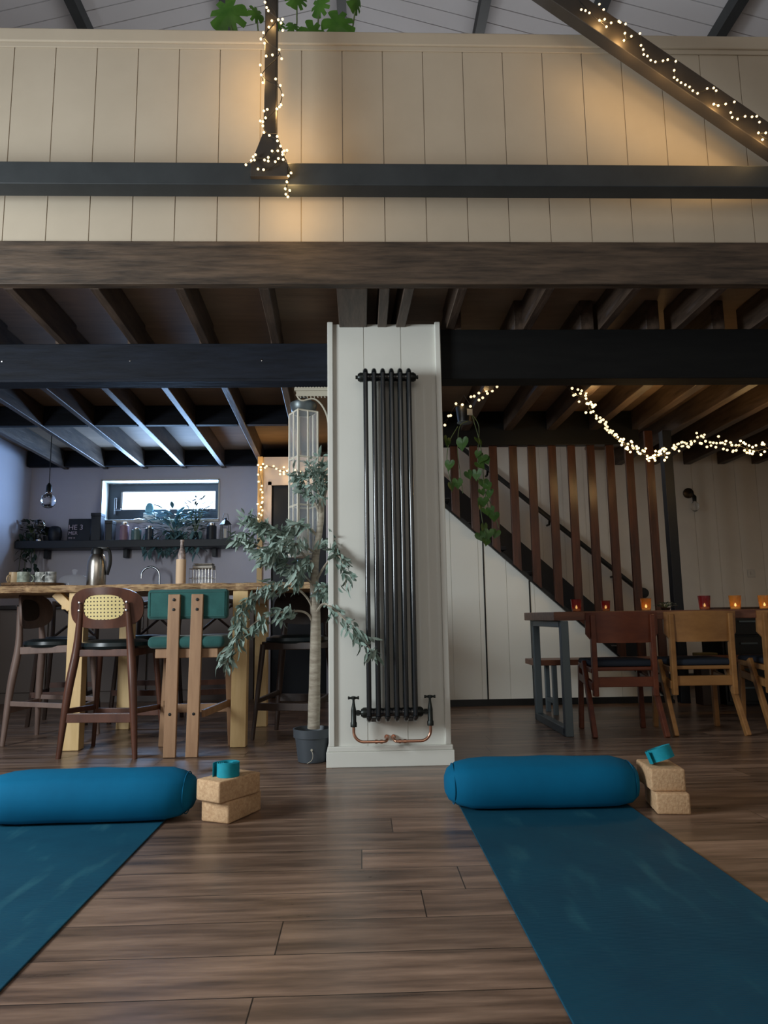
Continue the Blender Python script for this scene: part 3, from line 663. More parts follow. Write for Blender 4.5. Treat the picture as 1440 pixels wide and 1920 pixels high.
# ------------------------------------------------------------ stools
def cane_stool(name,label,wood,seatm,group=None):
    """seat faces +Y; backrest at -Y"""
    t=thing(name,label,'bar stool',(0,0,0),group)
    for s in (-1,1):
        b=BM(); P=smooth_path([(s*.215,-.20,.0),(s*.185,-.185,.35),(s*.155,-.165,.60),(s*.135,-.185,.84)],5)
        tube(b,P,.016,10,radii=[.014+.010*math.sin(PI*min(1,i/len(P)*1.1)) for i in range(len(P))]); part('rear_leg',b,wood,t,sm=True,local=True)
        b=BM(); tube(b,[(s*.215,.21,0),(s*.17,.16,.58)],.014,10,radii=[.012,.019]); part('front_leg',b,wood,t,sm=True,local=True)
        b=BM(); bar(b,(s*.195,-.19,.25),(s*.20,.19,.23),.018,.03,up=(0,0,1),bev=.003); part('side_rung',b,wood,t,local=True)
        b=BM(); bar(b,(s*.158,-.165,.565),(s*.17,.16,.575),.022,.045,up=(0,0,1),bev=.004); part('seat_rail',b,wood,t,local=True)
    b=BM(); bar(b,(-.20,-.19,.215),(.20,-.19,.215),.02,.05,up=(0,0,1),bev=.003); part('back_rung',b,wood,t,local=True)
    b=BM(); bar(b,(-.205,.195,.20),(.205,.195,.20),.02,.045,up=(0,0,1),bev=.003); part('footrest',b,wood,t,local=True)
    b=BM(); bar(b,(-.16,.16,.57),(.16,.16,.57),.022,.045,up=(0,0,1),bev=.004); part('seat_frame',b,wood,t,local=True)
    b=BM(); bar(b,(-.155,-.16,.565),(.155,-.16,.565),.022,.04,up=(0,0,1),bev=.004); part('seat_frame',b,wood,t,local=True)
    b=BM(); lathe(b,[(0,.585),(.19,.585),(.205,.60),(.20,.62),(.15,.635),(0,.638)],(0,0,0),28); bmesh.ops.scale(b,verts=b.verts,vec=(1,.95,1)); part('seat',b,seatm,t,sm=True,local=True)
    # curved backrest plate with rounded outline and oval opening filled with cane
    def sup(a,w,h,n=2.8):
        c,s_=math.cos(a),math.sin(a); return (math.copysign(abs(c)**(2/n),c)*w,math.copysign(abs(s_)**(2/n),s_)*h)
    b=BM(); N=40; zc=.815
    yb=lambda x,z:-.205+1.35*x*x+(-.10*(z-zc))
    def ring(w,h,off,zc2=zc):
        R=[]
        for k in range(N):
            x,z=sup(2*PI*k/N,w,h); R.append(b.verts.new((x,yb(x,zc2+z)+off,zc2+z)))
        return R
    of,ob=ring(.212,.115,.0),ring(.212,.115,.014); i1,i2=ring(.120,.070,.0,zc+.004),ring(.120,.070,.014,zc+.004)
    for k in range(N):
        j=(k+1)%N
        b.faces.new((of[k],of[j],i1[j],i1[k])); b.faces.new((ob[k],i2[k],i2[j],ob[j])); b.faces.new((of[k],ob[k],ob[j],of[j])); b.faces.new((i1[k],i1[j],i2[j],i2[k]))
    br=part('backrest',b,wood,t,sm=True,local=True)
    b=BM()
    gx=12; gz=8; grid={}
    R1=[];R0=[]
    for k in range(N):
        x,z=sup(2*PI*k/N,.122,.072); R1.append((x,z))
    rings=[]
    for f in (1,.66,.33):
        rings.append([b.verts.new((x*f,yb(x*f,zc+z*f)+.005,zc+.004+z*f)) for x,z in R1])
    cv=b.verts.new((0,yb(0,zc)+.005,zc+.004))
    for A,B in zip(rings,rings[1:]):
        for k in range(N): b.faces.new((A[k],A[(k+1)%N],B[(k+1)%N],B[k]))
    for k in range(N): b.faces.new((rings[-1][k],rings[-1][(k+1)%N],cv))
    part('cane_panel',b,CANE if wood is WALN else mat('dark cane',rgb(66,56,48),.7),br,sm=True,local=True)
    for s in (-1,1):
        b=BM()
        for z in (.80,.845): lathe(b,[(0,-.204),(.006,-.203),(.007,-.196),(0,-.195)],(s*.137,0,z),10,'Y')
        part('screw',b,CHROME,t,local=True)
    return t
a=cane_stool('cane_bar_stool','walnut bar stool with pale cane back, in front of the bar table',WALN,LEATH)
a.location=(-1.430,4.32,0); a.rotation_euler=(0,0,-.10)
c=cane_stool('cane_bar_stool','grey-brown bar stool seen side-on at the left edge, tucked under the bar table',GREYW,LEATH)
c.location=(-1.975,4.80,0); c.rotation_euler=(0,0,-PI/2-.04)
d=cane_stool('cane_bar_stool','dark brown black-seated bar stool between the tree trunk and the pine legs',DKWD,LEATH)
d.location=(-.42,4.78,0); d.rotation_euler=(0,0,PI-.25)

# green velvet stool
g=thing('velvet_bar_stool','bar stool with green velvet back pad and seat on two flat timber posts','bar stool',(0,0,0))
for x in (-.065,.065):
    b=BM(); bar(b,(x-.012+.01*(x<0),-.20,.001),(x-.004,-.175,.885),.066,.028,bev=.003,w2=.066); part('back_post',b,OAKB,g,local=True)
    for z in (.855,.80,.23):
        b=BM(); lathe(b,[(0,-.004),(.008,-.003),(.009,.003),(0,.004)],((x-.006) if z<.5 else x-.004,-.193 if z>.5 else -.2075,z),10,'Y'); part('bolt',b,BLACK,g,local=True)
for s in (-1,1):
    b=BM(); bar(b,(s*.205,.16,0.001),(s*.18,.14,.55),.038,.038,bev=.003); part('front_leg',b,OAKB,g,local=True)
    b=BM(); bar(b,(s*.10,-.16,.225),(s*.195,.15,.25),.02,.04,up=(0,0,1),bev=.003); part('side_rung',b,OAKB,g,local=True)
b=BM(); bar(b,(-.19,.155,.22),(.19,.155,.22),.022,.05,up=(0,0,1),bev=.003); part('footrest',b,OAKB,g,local=True)
b=BM(); box(b,-.175,.175,-.155,.155,.53,.582,.004); part('seat_frame',b,OAKB,g,local=True)
b=BM(); box(b,-.215,.215,-.19,.20,.584,.652,.03,seg=4); part('seat',b,VELV,g,sm=True,local=True)
b=BM(); box(b,-.228,.228,-.162,-.10,.745,.915,.022,seg=4); pd=part('back_pad',b,VELV,g,sm=True,local=True)
b=BM(); P=[(-.21,-.163,.762),(.21,-.163,.762),(.21,-.163,.898),(-.21,-.163,.898),(-.21,-.163,.762)]; tube(b,P,.0025,6); part('piping',b,VELV,pd,local=True)
g.location=(-.985,4.31,0); g.rotation_euler=(0,0,0)

# cross-backed stools on the far side of the table
def xstool(label,x,y,rz):
    t=thing('cross_back_stool',label,'bar stool',(0,0,0),'dark cross-backed stools on the far side of the bar table')
    for s in (-1,1):
        b=BM(); tube(b,smooth_path([(s*.20,-.19,0),(s*.165,-.17,.6),(s*.175,-.21,.90)],4),.016,8); part('rear_leg',b,DKWD if rz<9 else WALN,t,sm=True,local=True)
        b=BM(); tube(b,[(s*.20,.18,0),(s*.16,.15,.6)],.017,8); part('front_leg',b,DKWD,t,sm=True,local=True)
        b=BM(); tube(b,[(s*.165,-.17,.62),(-s*.12,-.205,.86)],.010,8); part('cross_rail',b,DKWD,t,sm=True,local=True)
        b=BM(); bar(b,(s*.19,-.18,.22),(s*.19,.17,.22),.02,.03,up=(0,0,1)); part('side_rung',b,DKWD,t,local=True)
    b=BM(); tube(b,smooth_path([(-.18,-.205,.87),(0,-.25,.90),(.18,-.205,.87)],4),.018,8); part('top_rail',b,DKWD,t,sm=True,local=True)
    b=BM(); bar(b,(-.19,.175,.22),(.19,.175,.22),.02,.04,up=(0,0,1)); part('footrest',b,WALN,t,local=True)
    b=BM(); bar(b,(-.19,-.185,.26),(.19,-.185,.26),.02,.04,up=(0,0,1)); part('back_rung',b,WALN,t,local=True)
    b=BM(); lathe(b,[(0,.595),(.19,.595),(.2,.61),(.19,.63),(0,.636)],(0,0,0),24); part('seat',b,LEATH,t,sm=True,local=True)
    t.location=(x,y,0); t.rotation_euler=(0,0,rz); return t
t0=xstool('dark cross-backed stool beyond the table, showing left of the left pine leg',-2.22,5.60,PI+.1)
for lab,x,y,rz in (('dark cross-backed stool beyond the table, behind the cane-backed stool',-1.62,5.62,PI-.15),('dark cross-backed stool beyond the table, behind the green velvet stool',-1.10,5.60,PI+.2)):
    c=copy_tree(t0); c.location=(x,y,0); c.rotation_euler=(0,0,rz); c['label']=lab

# ------------------------------------------------------------ things on the bar table
TZ=.9555
b=BM(); lathe(b,[(0,0),(.17,0),(.185,.012),(.185,.026),(.175,.026),(.165,.012),(0,.010)],(-2.05,4.60,TZ),32); single('wicker_tray',b,WICK,'round wicker tray holding mugs at the left of the bar table','tray',sm=True)
def mug(x,y,label,m,r=.034,h=.082,rz=0):
    t=thing('mug',label,'mug',(x,y,TZ+.0115),'mugs on the wicker tray')
    b=BM(); lathe(b,[(0,0),(r*.85,0),(r,.008),(r,h),(r-.004,h),(r-.005,.008),(0,.006)],(x,y,TZ+.0115),22); part('cup',b,m,t,sm=True)
    b=BM(); dx,dy=math.cos(rz),math.sin(rz)
    tube(b,[(x+dx*(r-.002+.024*math.sin(q)),y+dy*(r-.002+.024*math.sin(q)),TZ+.0115+h*.5+.024*math.cos(q)) for q in [PI*i/8 for i in range(9)]],.0045,8); part('handle',b,m,t,sm=True)
mug(-2.145,4.545,'tan glazed mug at the left of the tray',MUGT,rz=-2)
mug(-2.085,4.53,'grey-green speckled mug second on the tray',mat('grey green glaze',rgb(110,120,108),.4,col2=rgb(190,196,180),nscale=24,detail=2),rz=.2,r=.037)
mug(-2.000,4.575,'black and white patterned mug third on the tray, handle turned left',MUGM,r=.033,rz=PI)
mug(-1.925,4.545,'black and white patterned mug at the right of the tray',mat('dark splash glaze',rgb(50,52,54),.35,col2=rgb(226,226,220),nscale=20,detail=2),r=.033,rz=PI)
b=BM()
cl=thing('cake_dome','clear glass cloche behind the steel flask on the bar table','cloche',(-1.90,4.95,TZ))
lathe(b,[(.10,0),(.10,.06),(.085,.085),(.05,.10),(.012,.105),(.012,.115),(.02,.125),(.014,.138),(0,.14),],(-1.95,4.98,TZ),24); part('dome',b,PANE,cl,sm=True)
b=BM(); lathe(b,[(0,0),(.11,0),(.11,.008),(0,.008)],(-1.95,4.98,TZ),24); part('base',b,DKWD,cl)
fl=thing('steel_flask','tall brushed steel vacuum flask with black lid on the bar table','flask',(-1.665,4.60,TZ))
b=BM(); lathe(b,[(0,0),(.056,0),(.058,.006),(.058,.13),(.055,.16),(.046,.19),(.036,.207),(0,.209)],(-1.665,4.60,TZ),32); part('body',b,STEEL,fl,sm=True)
b=BM(); lathe(b,[(0,.205),(.037,.205),(.037,.23),(.030,.245),(0,.248)],(-1.665,4.60,TZ),20); box(b,-1.665,-1.60,4.588,4.612,TZ+.235,TZ+.252,.004); part('lid',b,BLACK,fl,sm=True)
b=BM(); tube(b,smooth_path([(-1.625,4.60,TZ+.24),(-1.592,4.60,TZ+.225),(-1.583,4.60,TZ+.15),(-1.60,4.60,TZ+.075)],5),.011,8); part('handle',b,BLACK,fl,sm=True)
vs=thing('bottle_cylinder','patterned bottle standing in a beige stoneware cylinder on the bar table','bottle',(-1.135,4.60,TZ))
b=BM(); lathe(b,[(0,0),(.030,0),(.031,.004),(.031,.166),(.026,.166),(.026,.02),(0,.02)],(-1.138,4.60,TZ),24); part('cylinder',b,CREAMC,vs,sm=True)
b=BM(); lathe(b,[(0,.02),(.024,.02),(.0245,.19),(.018,.225),(.011,.24),(.010,.275),(.013,.278),(.013,.29),(0,.29)],(-1.135,4.60,TZ),18); part('bottle',b,mat('patterned glass',rgb(60,56,60),.3,col2=rgb(190,170,160),nscale=30,detail=2),vs,sm=True)
bk=thing('glass_basket','wire basket of upturned glasses with a lidded tin on the bar table','basket',(-1.05,4.72,TZ))
b=BM(); x0,x1,y0,y1=-1.10,-.955,4.66,4.78
for z in (.005,.05,.11):
    tube(b,[(x0,y0,TZ+z),(x1,y0,TZ+z),(x1,y1,TZ+z),(x0,y1,TZ+z),(x0,y0,TZ+z)],.002,5)
for k in range(8):
    xx=x0+(x1-x0)*k/7; tube(b,[(xx,y0,TZ),(xx,y0,TZ+.11)],.0015,5); tube(b,[(xx,y1,TZ),(xx,y1,TZ+.11)],.0015,5)
part('wire_frame',b,STEEL,bk)
for k in range(3):
    b=BM(); xx=x0+.026+.046*k; lathe(b,[(.021,0),(.019,.055),(.017,.06),(0,.06)],(xx,4.70,TZ+.004),14); part('glass',b,PANE,bk,sm=True)
b=BM(); box(b,-1.085,-.955,4.68,4.77,TZ+.112,TZ+.135,.004); box(b,-1.08,-.96,4.685,4.765,TZ+.137,TZ+.147,.003); part('tin_lid',b,STEEL,bk)
for x,y,lab in ((-.80,4.75,'small dark bowl on the bar table, the left of two before the post'),(-.725,4.72,'small dark bowl on the bar table, the right of two before the post')):
    b=BM(); lathe(b,[(0,0),(.022,0),(.038,.018),(.036,.018),(.02,.004),(0,.004)],(x,y,TZ),20); single('small_bowl',b,NAVY,lab,'bowl',sm=True)

# ------------------------------------------------------------ ficus tree in pot
tr2=thing('potted_ficus','tall potted faux ficus with pale trunk and grey-green leaves left of the pillar','potted tree',(-.265,3.93,0))
pc=Vector((-.265,3.93,0))
b=BM(); lathe(b,[(0,0),(.070,0),(.074,.003),(.090,.125),(.098,.125),(.100,.168),(.094,.168),(.086,.13),(0,.13)],pc,32)
pt=part('pot',b,POTM,tr2,sm=True)
b=BM(); lathe(b,[(0,-.004),(.006,-.004),(.006,.006),(0,.006)],(-.262,3.848,.07),10,'Y'); tube(b,smooth_path([(-.262,3.845,.068),(-.255,3.835,.045),(-.262,3.84,.02),(-.285,3.845,.004)],4),.0015,5); part('drain_plug_cord',b,LATT,pt)
b=BM(); lathe(b,[(0,.14),(.08,.138),(.086,.132)],pc,20); part('soil',b,SOILM,tr2)
trunk=[(-0.257,3.930,0.165),(-0.251,3.930,0.429),(-0.246,3.930,0.681),(-0.251,3.930,0.881),(-0.251,3.930,1.025),(-0.231,3.930,1.171),(-0.213,3.930,1.318),(-0.212,3.930,1.497),(-0.209,3.930,1.603)]
b=BM(); Pt=smooth_path(trunk,5); tube(b,Pt,.02,12,radii=[.029*(1-i/len(Pt))**.7+.004+random.uniform(-.0008,.0008) for i in range(len(Pt))]); part('trunk',b,TRUNK,tr2,sm=True)
BR=[
 [(-0.251,3.930,0.695),(-0.292,3.900,0.767),(-0.374,3.870,0.779),(-0.497,3.840,0.753),(-0.579,3.830,0.701),(-0.658,3.820,0.593),(-0.712,3.820,0.513)],
 [(-0.251,3.930,0.766),(-0.292,3.900,0.852),(-0.365,3.860,0.908),(-0.484,3.840,0.903),(-0.586,3.830,0.854),(-0.639,3.820,0.757),(-0.645,3.820,0.648)],
 [(-0.251,3.930,0.909),(-0.321,3.900,0.981),(-0.389,3.860,1.022),(-0.472,3.840,1.064),(-0.585,3.840,1.151),(-0.670,3.840,1.172)],
 [(-0.245,3.930,0.996),(-0.334,3.880,1.109),(-0.432,3.860,1.180),(-0.530,3.840,1.236),(-0.610,3.840,1.286)],
 [(-0.228,3.930,1.171),(-0.279,3.920,1.229),(-0.350,3.900,1.242),(-0.420,3.880,1.196),(-0.491,3.880,1.111)],
 [(-0.216,3.930,1.288),(-0.267,3.950,1.411),(-0.318,3.960,1.489),(-0.354,3.960,1.565)],
 [(-0.216,3.930,1.348),(-0.184,3.900,1.447),(-0.201,3.880,1.547),(-0.218,3.880,1.622)],
 [(-0.216,3.930,1.288),(-0.224,3.880,1.399),(-0.245,3.840,1.480),(-0.279,3.840,1.581)],
 [(-0.245,3.930,0.938),(-0.189,3.840,1.018),(-0.128,3.740,1.065),(-0.086,3.680,1.005),(-0.078,3.660,0.896)],
 [(-0.245,3.930,0.766),(-0.199,3.820,0.815),(-0.143,3.720,0.785),(-0.074,3.660,0.722),(0.006,3.600,0.644),(0.062,3.570,0.549)],
 [(-0.239,3.930,1.025),(-0.289,3.860,1.049),(-0.328,3.820,0.990),(-0.354,3.800,0.933)],
 [(-0.234,3.930,1.112),(-0.189,3.860,1.134),(-0.152,3.780,1.154),(-0.123,3.740,1.065)],
 [(-0.234,3.930,1.083),(-0.327,3.800,1.129),(-0.434,3.760,1.099),(-0.515,3.750,1.043)],
 [(-0.245,3.930,0.795),(-0.218,3.860,0.878),(-0.194,3.820,0.904),(-0.182,3.800,0.847)],
]
DENS=[105,120,150,130,80,50,55,55,40,56,80,50,110,34]
b=BM()
for P in BR:
    Q=smooth_path(P,5); tube(b,Q,.004,6,radii=[.006*(1-i/len(Q))+.0015 for i in range(len(Q))])
part('branches',b,TRUNK,tr2,sm=True)
b=BM()
for P,n in zip(BR,DENS):
    Q=smooth_path(P,8); L=len(Q)
    for i in range(n):
        t=random.uniform(.28,1)**.9 if n>25 else random.uniform(.4,1)
        k=min(L-2,int(t*(L-1))); p=Q[k]+rv()*.012; dr_=(Q[k+1]-Q[k]).normalized()
        d_=dr_*.5+rv()*.75+Vector((0,0,-.45))
        # twig off the branch then the leaf
        base=p+rv()*.028
        leaf_quad(b,base,d_,rv()+Vector((0,-.5,.5)),random.uniform(.042,.072),random.uniform(.014,.023),.25)
        if i%2: leaf_quad(b,base+rv()*.02,d_+rv()*.5,rv(),random.uniform(.035,.06),random.uniform(.012,.019),.25)
part('foliage',b,LEAF,tr2)
# keep foliage off solids is handled by branch placement

# ------------------------------------------------------------ bracket and hanging glass lantern
br=thing('iron_bracket','ornate pale iron bracket on the left side of the pillar above the glass lantern','bracket',(-.17,4.0,1.95))
b=BM(); box(b,-.37,-.172,3.985,4.015,2.03,2.042); box(b,-.36,-.172,3.995,4.005,2.0,2.03)
for k in range(12): lathe(b,[(0,-.004),(.009,-.004),(.009,.004),(0,.004)],(-.362+.0165*k,4.0,2.046),8,'Y')
for k in range(9): tube(b,[(-.345+.02*k,4.0,2.03),(-.335+.02*k,4.0,1.99)],.003,5)
part('shelf_rail',b,LATT,br)
b=BM(); tube(b,smooth_path([(-.36,4.0,2.01),(-.33,4.0,1.975),(-.26,4.0,1.985),(-.21,4.0,1.94),(-.18,4.0,1.86),(-.176,4.0,1.75)],5),.005,8); part('scroll_arm',b,LATT,br,sm=True)
gl=thing('glass_lantern','tall hanging glass-paned lantern with zinc top left of the pillar','lantern',(-.325,4.10,1.10))
lx,ly=-.328,4.12
b=BM(); lathe(b,[(.055,1.93),(.070,1.945),(.080,1.985),(.078,1.992),(.05,1.975),(.02,1.985),(.0,1.99)],(lx,ly,0),20); tube(b,[(lx-.05,ly,1.97),(lx-.045,ly,2.01),(lx,ly,2.035),(lx+.045,ly,2.01),(lx+.05,ly,1.97)],.004,6); part('zinc_top',b,GALV,gl,sm=True)
b=BM(); hw=.062
import itertools
ca,sa=math.cos(.5),math.sin(.5)
R_=lambda x,y:(lx+x*ca-y*sa,ly+x*sa+y*ca)
for sx in (-1,1):
    for sy in (-1,1):
        x,y=R_(sx*hw,sy*hw); tube(b,[(x,y,1.10),(x,y,1.935)],.006,4)
for z in (1.10,1.38,1.66,1.935):
    P=[R_(-hw,-hw)+(z,),R_(hw,-hw)+(z,),R_(hw,hw)+(z,),R_(-hw,hw)+(z,),R_(-hw,-hw)+(z,)]; tube(b,P,.0055,4)
for q in ((0,-hw),(0,hw),(-hw,0),(hw,0)):
    x,y=R_(*q); tube(b,[(x,y,1.10),(x,y,1.935)],.005,4)
part('glazing_bars',b,LFRAME,gl)
b=BM()
for a1,a2 in (((-hw,-hw),(hw,-hw)),((hw,-hw),(hw,hw)),((hw,hw),(-hw,hw)),((-hw,hw),(-hw,-hw))):
    x0,y0=R_(*a1); x1,y1=R_(*a2); bar(b,((x0+x1)/2,(y0+y1)/2,1.10),((x0+x1)/2,(y0+y1)/2,1.935),.002,math.hypot(x1-x0,y1-y0),up=(x1-x0,y1-y0,0))
part('glass_panes',b,PANE,gl)
b=BM(); lathe(b,[(0,1.085),(.085,1.085),(.085,1.10),(0,1.10)],(lx,ly,0),4); lathe(b,[(0,1.10),(.03,1.10),(.03,1.24),(0,1.245)],(lx,ly,0),16); part('base_and_candle',b,PLASTW,gl)
b=BM(); tube(b,[(lx,ly,2.035),(lx,ly-.06,2.05),(lx,ly-.12,2.03)],.003,6); part('hook',b,BLACK,gl)

# ------------------------------------------------------------ monstera on the gallery
mo=thing('monstera_plant','monstera with split green leaves showing over the gallery edge around the king post','plant',(-.35,3.75,2.515))
b=BM(); lathe(b,[(0,2.516),(.13,2.516),(.17,2.80),(.155,2.80),(.14,2.76),(0,2.76)],(-.35,3.75,0),24); part('pot',b,POTM,mo,sm=True)
def monstera(c,rot,size,tilt,notch=True):
    """heart outline with deep notches; c centre of blade, rot points the tip (0 = down) in the XZ plane"""
    b=BM(); N=44; pts=[]
    for k in range(N):
        a=2*PI*k/N; r=1-.10*math.cos(2*a)
        r*= (1-.55*math.exp(-((abs(a)-0 if a<PI else 2*PI-a)/.22)**2))  # stalk notch at top
        if notch and 5<k<N-5 and k%4==0 and abs(k-N/2)>2: r*=.58
        pts.append((math.sin(a)*r*.82*size,math.cos(a)*r*size*(1.0 if math.cos(a)>0 else 1.15)))
    cv=b.verts.new((0,0,0)); rim=[]
    for x,z in pts: rim.append(b.verts.new((x,.25*abs(x)+.5*(x*x+z*z)/size*.3,z)))
    mid=[b.verts.new((v.co.x*.45,v.co.y*.3,v.co.z*.45)) for v in rim]
    for k in range(N):
        j=(k+1)%N; b.faces.new((rim[k],rim[j],mid[j],mid[k])); b.faces.new((mid[k],mid[j],cv))
    r=bmesh.ops.solidify(b,geom=list(b.faces),thickness=.0015)
    Mx=Matrix.Translation(c)@Euler((tilt[0],rot,tilt[1]),'XYZ').to_matrix().to_4x4()
    bmesh.ops.transform(b,matrix=Mx,verts=b.verts)
    return part('leaf',b,MONS,mo,sm=True)
ML=[(-0.699,3.550,4.053),(-0.547,3.550,4.049),(-0.324,3.550,4.145),(-0.201,3.550,4.107),(-0.101,3.550,3.995),(-0.429,3.550,3.981),(-0.239,3.550,3.928),(0.006,3.550,4.130),(-0.347,3.550,3.966)]
for (c,rt_,sz,tl) in zip(ML,(.7,-1.3,.5,.6,-.9,.3,-.8,.5,2.6),(.112,.052,.068,.066,.100,.048,.082,.068,.045),((.2,.1),(.3,.3),(-.2,.1),(.2,-.4),(.2,-.2),(-.2,0),(.5,-.2),(.1,.9),(.2,.1))):
    monstera(Vector(c),rt_,sz,tl)
b=BM()
for c in ML: tube(b,smooth_path([(-.35,3.75,2.76),(c[0]*.6-.14,3.68,3.3),(c[0],c[1]+.02,c[2])],5),.004,6)
part('stems',b,STEM,mo,sm=True)

# ------------------------------------------------------------ hanging pothos by the stairs
hp=thing('hanging_pothos','trailing pothos in a dark labelled pot hanging right of the pillar before the stairs','hanging plant',(.755,5.0,2.12))
hc=Vector((.755,5.0,0))
b=BM(); lathe(b,[(0,2.115),(.048,2.115),(.062,2.225),(.058,2.225),(.05,2.15),(0,2.15)],hc,24); part('pot',b,BLACK,hp,sm=True)
b=BM(); lathe(b,[(0,2.105),(.04,2.105),(.055,2.112),(.055,2.116),(0,2.114)],hc,20); part('saucer',b,GALV,hp,sm=True)
b=BM(); box(b,.765,.805,4.932,4.936,2.15,2.195,rot=(0,0,.3)); part('label_tag',b,PLASTW,hp)
b=BM()
for s in (-1,1): tube(b,[(hc.x+s*.058,5.0,2.225),(hc.x,5.0,2.318)],.002,5)
part('hanger',b,WIRE,hp)
VN=[[(0.766,4.950,2.109),(0.707,4.920,2.062),(0.688,4.920,1.908),(0.698,4.920,1.755),(0.715,4.920,1.585)],
    [(0.799,4.950,2.168),(0.845,4.930,2.064),(0.831,4.930,1.871),(0.832,4.930,1.680),(0.839,4.930,1.454),(0.870,4.930,1.260)],
    [(0.799,4.950,2.168),(0.845,4.910,1.943),(0.859,4.910,1.790),(0.864,4.910,1.620),(0.886,4.910,1.488)],
    [(0.697,4.950,2.071),(0.633,4.950,1.955),(0.613,4.950,1.801),(0.640,4.950,1.667)],
    [(0.843,4.950,1.684),(0.902,4.930,1.528),(0.936,4.930,1.434),(0.958,4.930,1.341)]]
b=BM()
for P in VN: tube(b,smooth_path(P,5),.0028,6)
part('vines',b,STEM,hp,sm=True)
def heart(b,c,size,rz,rx,ry=0):
    pts=[]; N=18
    for k in range(N):
        a=2*PI*k/N; x=.8*math.sin(a)**3; z=(.8125*math.cos(a)-.3125*math.cos(2*a)-.125*math.cos(3*a)-.0625*math.cos(4*a))
        pts.append((x*size,z*size))
    Mx=Matrix.Translation(c)@Euler((rx,ry,rz)).to_matrix().to_4x4()
    cv=b.verts.new(Mx@Vector((0,.1*size,0))); R=[b.verts.new(Mx@Vector((x,0,z))) for x,z in pts]
    for k in range(N): b.faces.new((R[k],R[(k+1)%N],cv))
LP=[(0.611,4.900,1.950),(0.716,4.900,1.934),(0.837,4.900,1.956),(0.622,4.900,1.782),(0.754,4.900,1.713),(0.632,4.900,1.631),(0.855,4.900,1.834),(0.884,4.900,1.818),(0.838,4.900,1.781),(0.864,4.900,1.655),(0.885,4.900,1.629),(0.847,4.900,1.592),(0.898,4.900,1.580),(0.826,4.900,1.864),(0.852,4.900,1.524),(0.872,4.900,1.457),(0.828,4.900,1.494),(0.909,4.900,1.467),(0.810,4.900,1.713),(0.853,4.900,1.338),(0.881,4.900,1.301),(0.829,4.900,1.283),(0.922,4.900,1.419),(0.864,4.900,1.246),(0.678,4.900,1.657),(0.933,4.900,1.300)]
b=BM()
for i,p in enumerate(LP):
    heart(b,Vector(p)+Vector((0,random.uniform(-.02,.02),0)),random.choice((.035,.042,.05)) if i>2 else (.05,.062,.05)[i],random.uniform(-.8,.8),random.uniform(-.5,.3),random.uniform(-.5,.5))
part('leaves',b,POTH,hp)

# ------------------------------------------------------------ dining side
dt=thing('dining_table','long red-brown dining table on grey steel frame legs','table',(2.3,4.9,0))
DT=.757
b=BM(); box(b,1.20,3.75,4.50,5.33,.702,DT,.004); part('tabletop',b,TABLEW,dt)
def uframe(x):
    b=BM()
    for y in (4.53,5.27): bar(b,(x,y,.0),(x,y,.70),.05,.05,bev=.004)
    bar(b,(x,4.53,.025),(x,5.27,.025),.05,.05,up=(0,0,1),bev=.004); bar(b,(x,4.53,.68),(x,5.27,.68),.05,.04,up=(0,0,1),bev=.004); return b
part('leg_frame',uframe(1.265),GSTEEL,dt); part('leg_frame',uframe(3.60),GSTEEL,dt)
bn=thing('wooden_bench','red-brown bench on steel legs along the far side of the dining table','bench',(2.3,5.6,0))
b=BM(); box(b,1.28,3.6,5.44,5.72,.365,.405,.004); part('seat_plank',b,TABLEW,bn)
for x in (1.44,3.4):
    b=BM()
    for y in (5.47,5.69): bar(b,(x,y,0),(x,y,.365),.035,.035,bev=.003)
    bar(b,(x,5.47,.10),(x,5.69,.10),.03,.03,up=(0,0,1)); part('leg_frame',b,GSTEEL,bn)
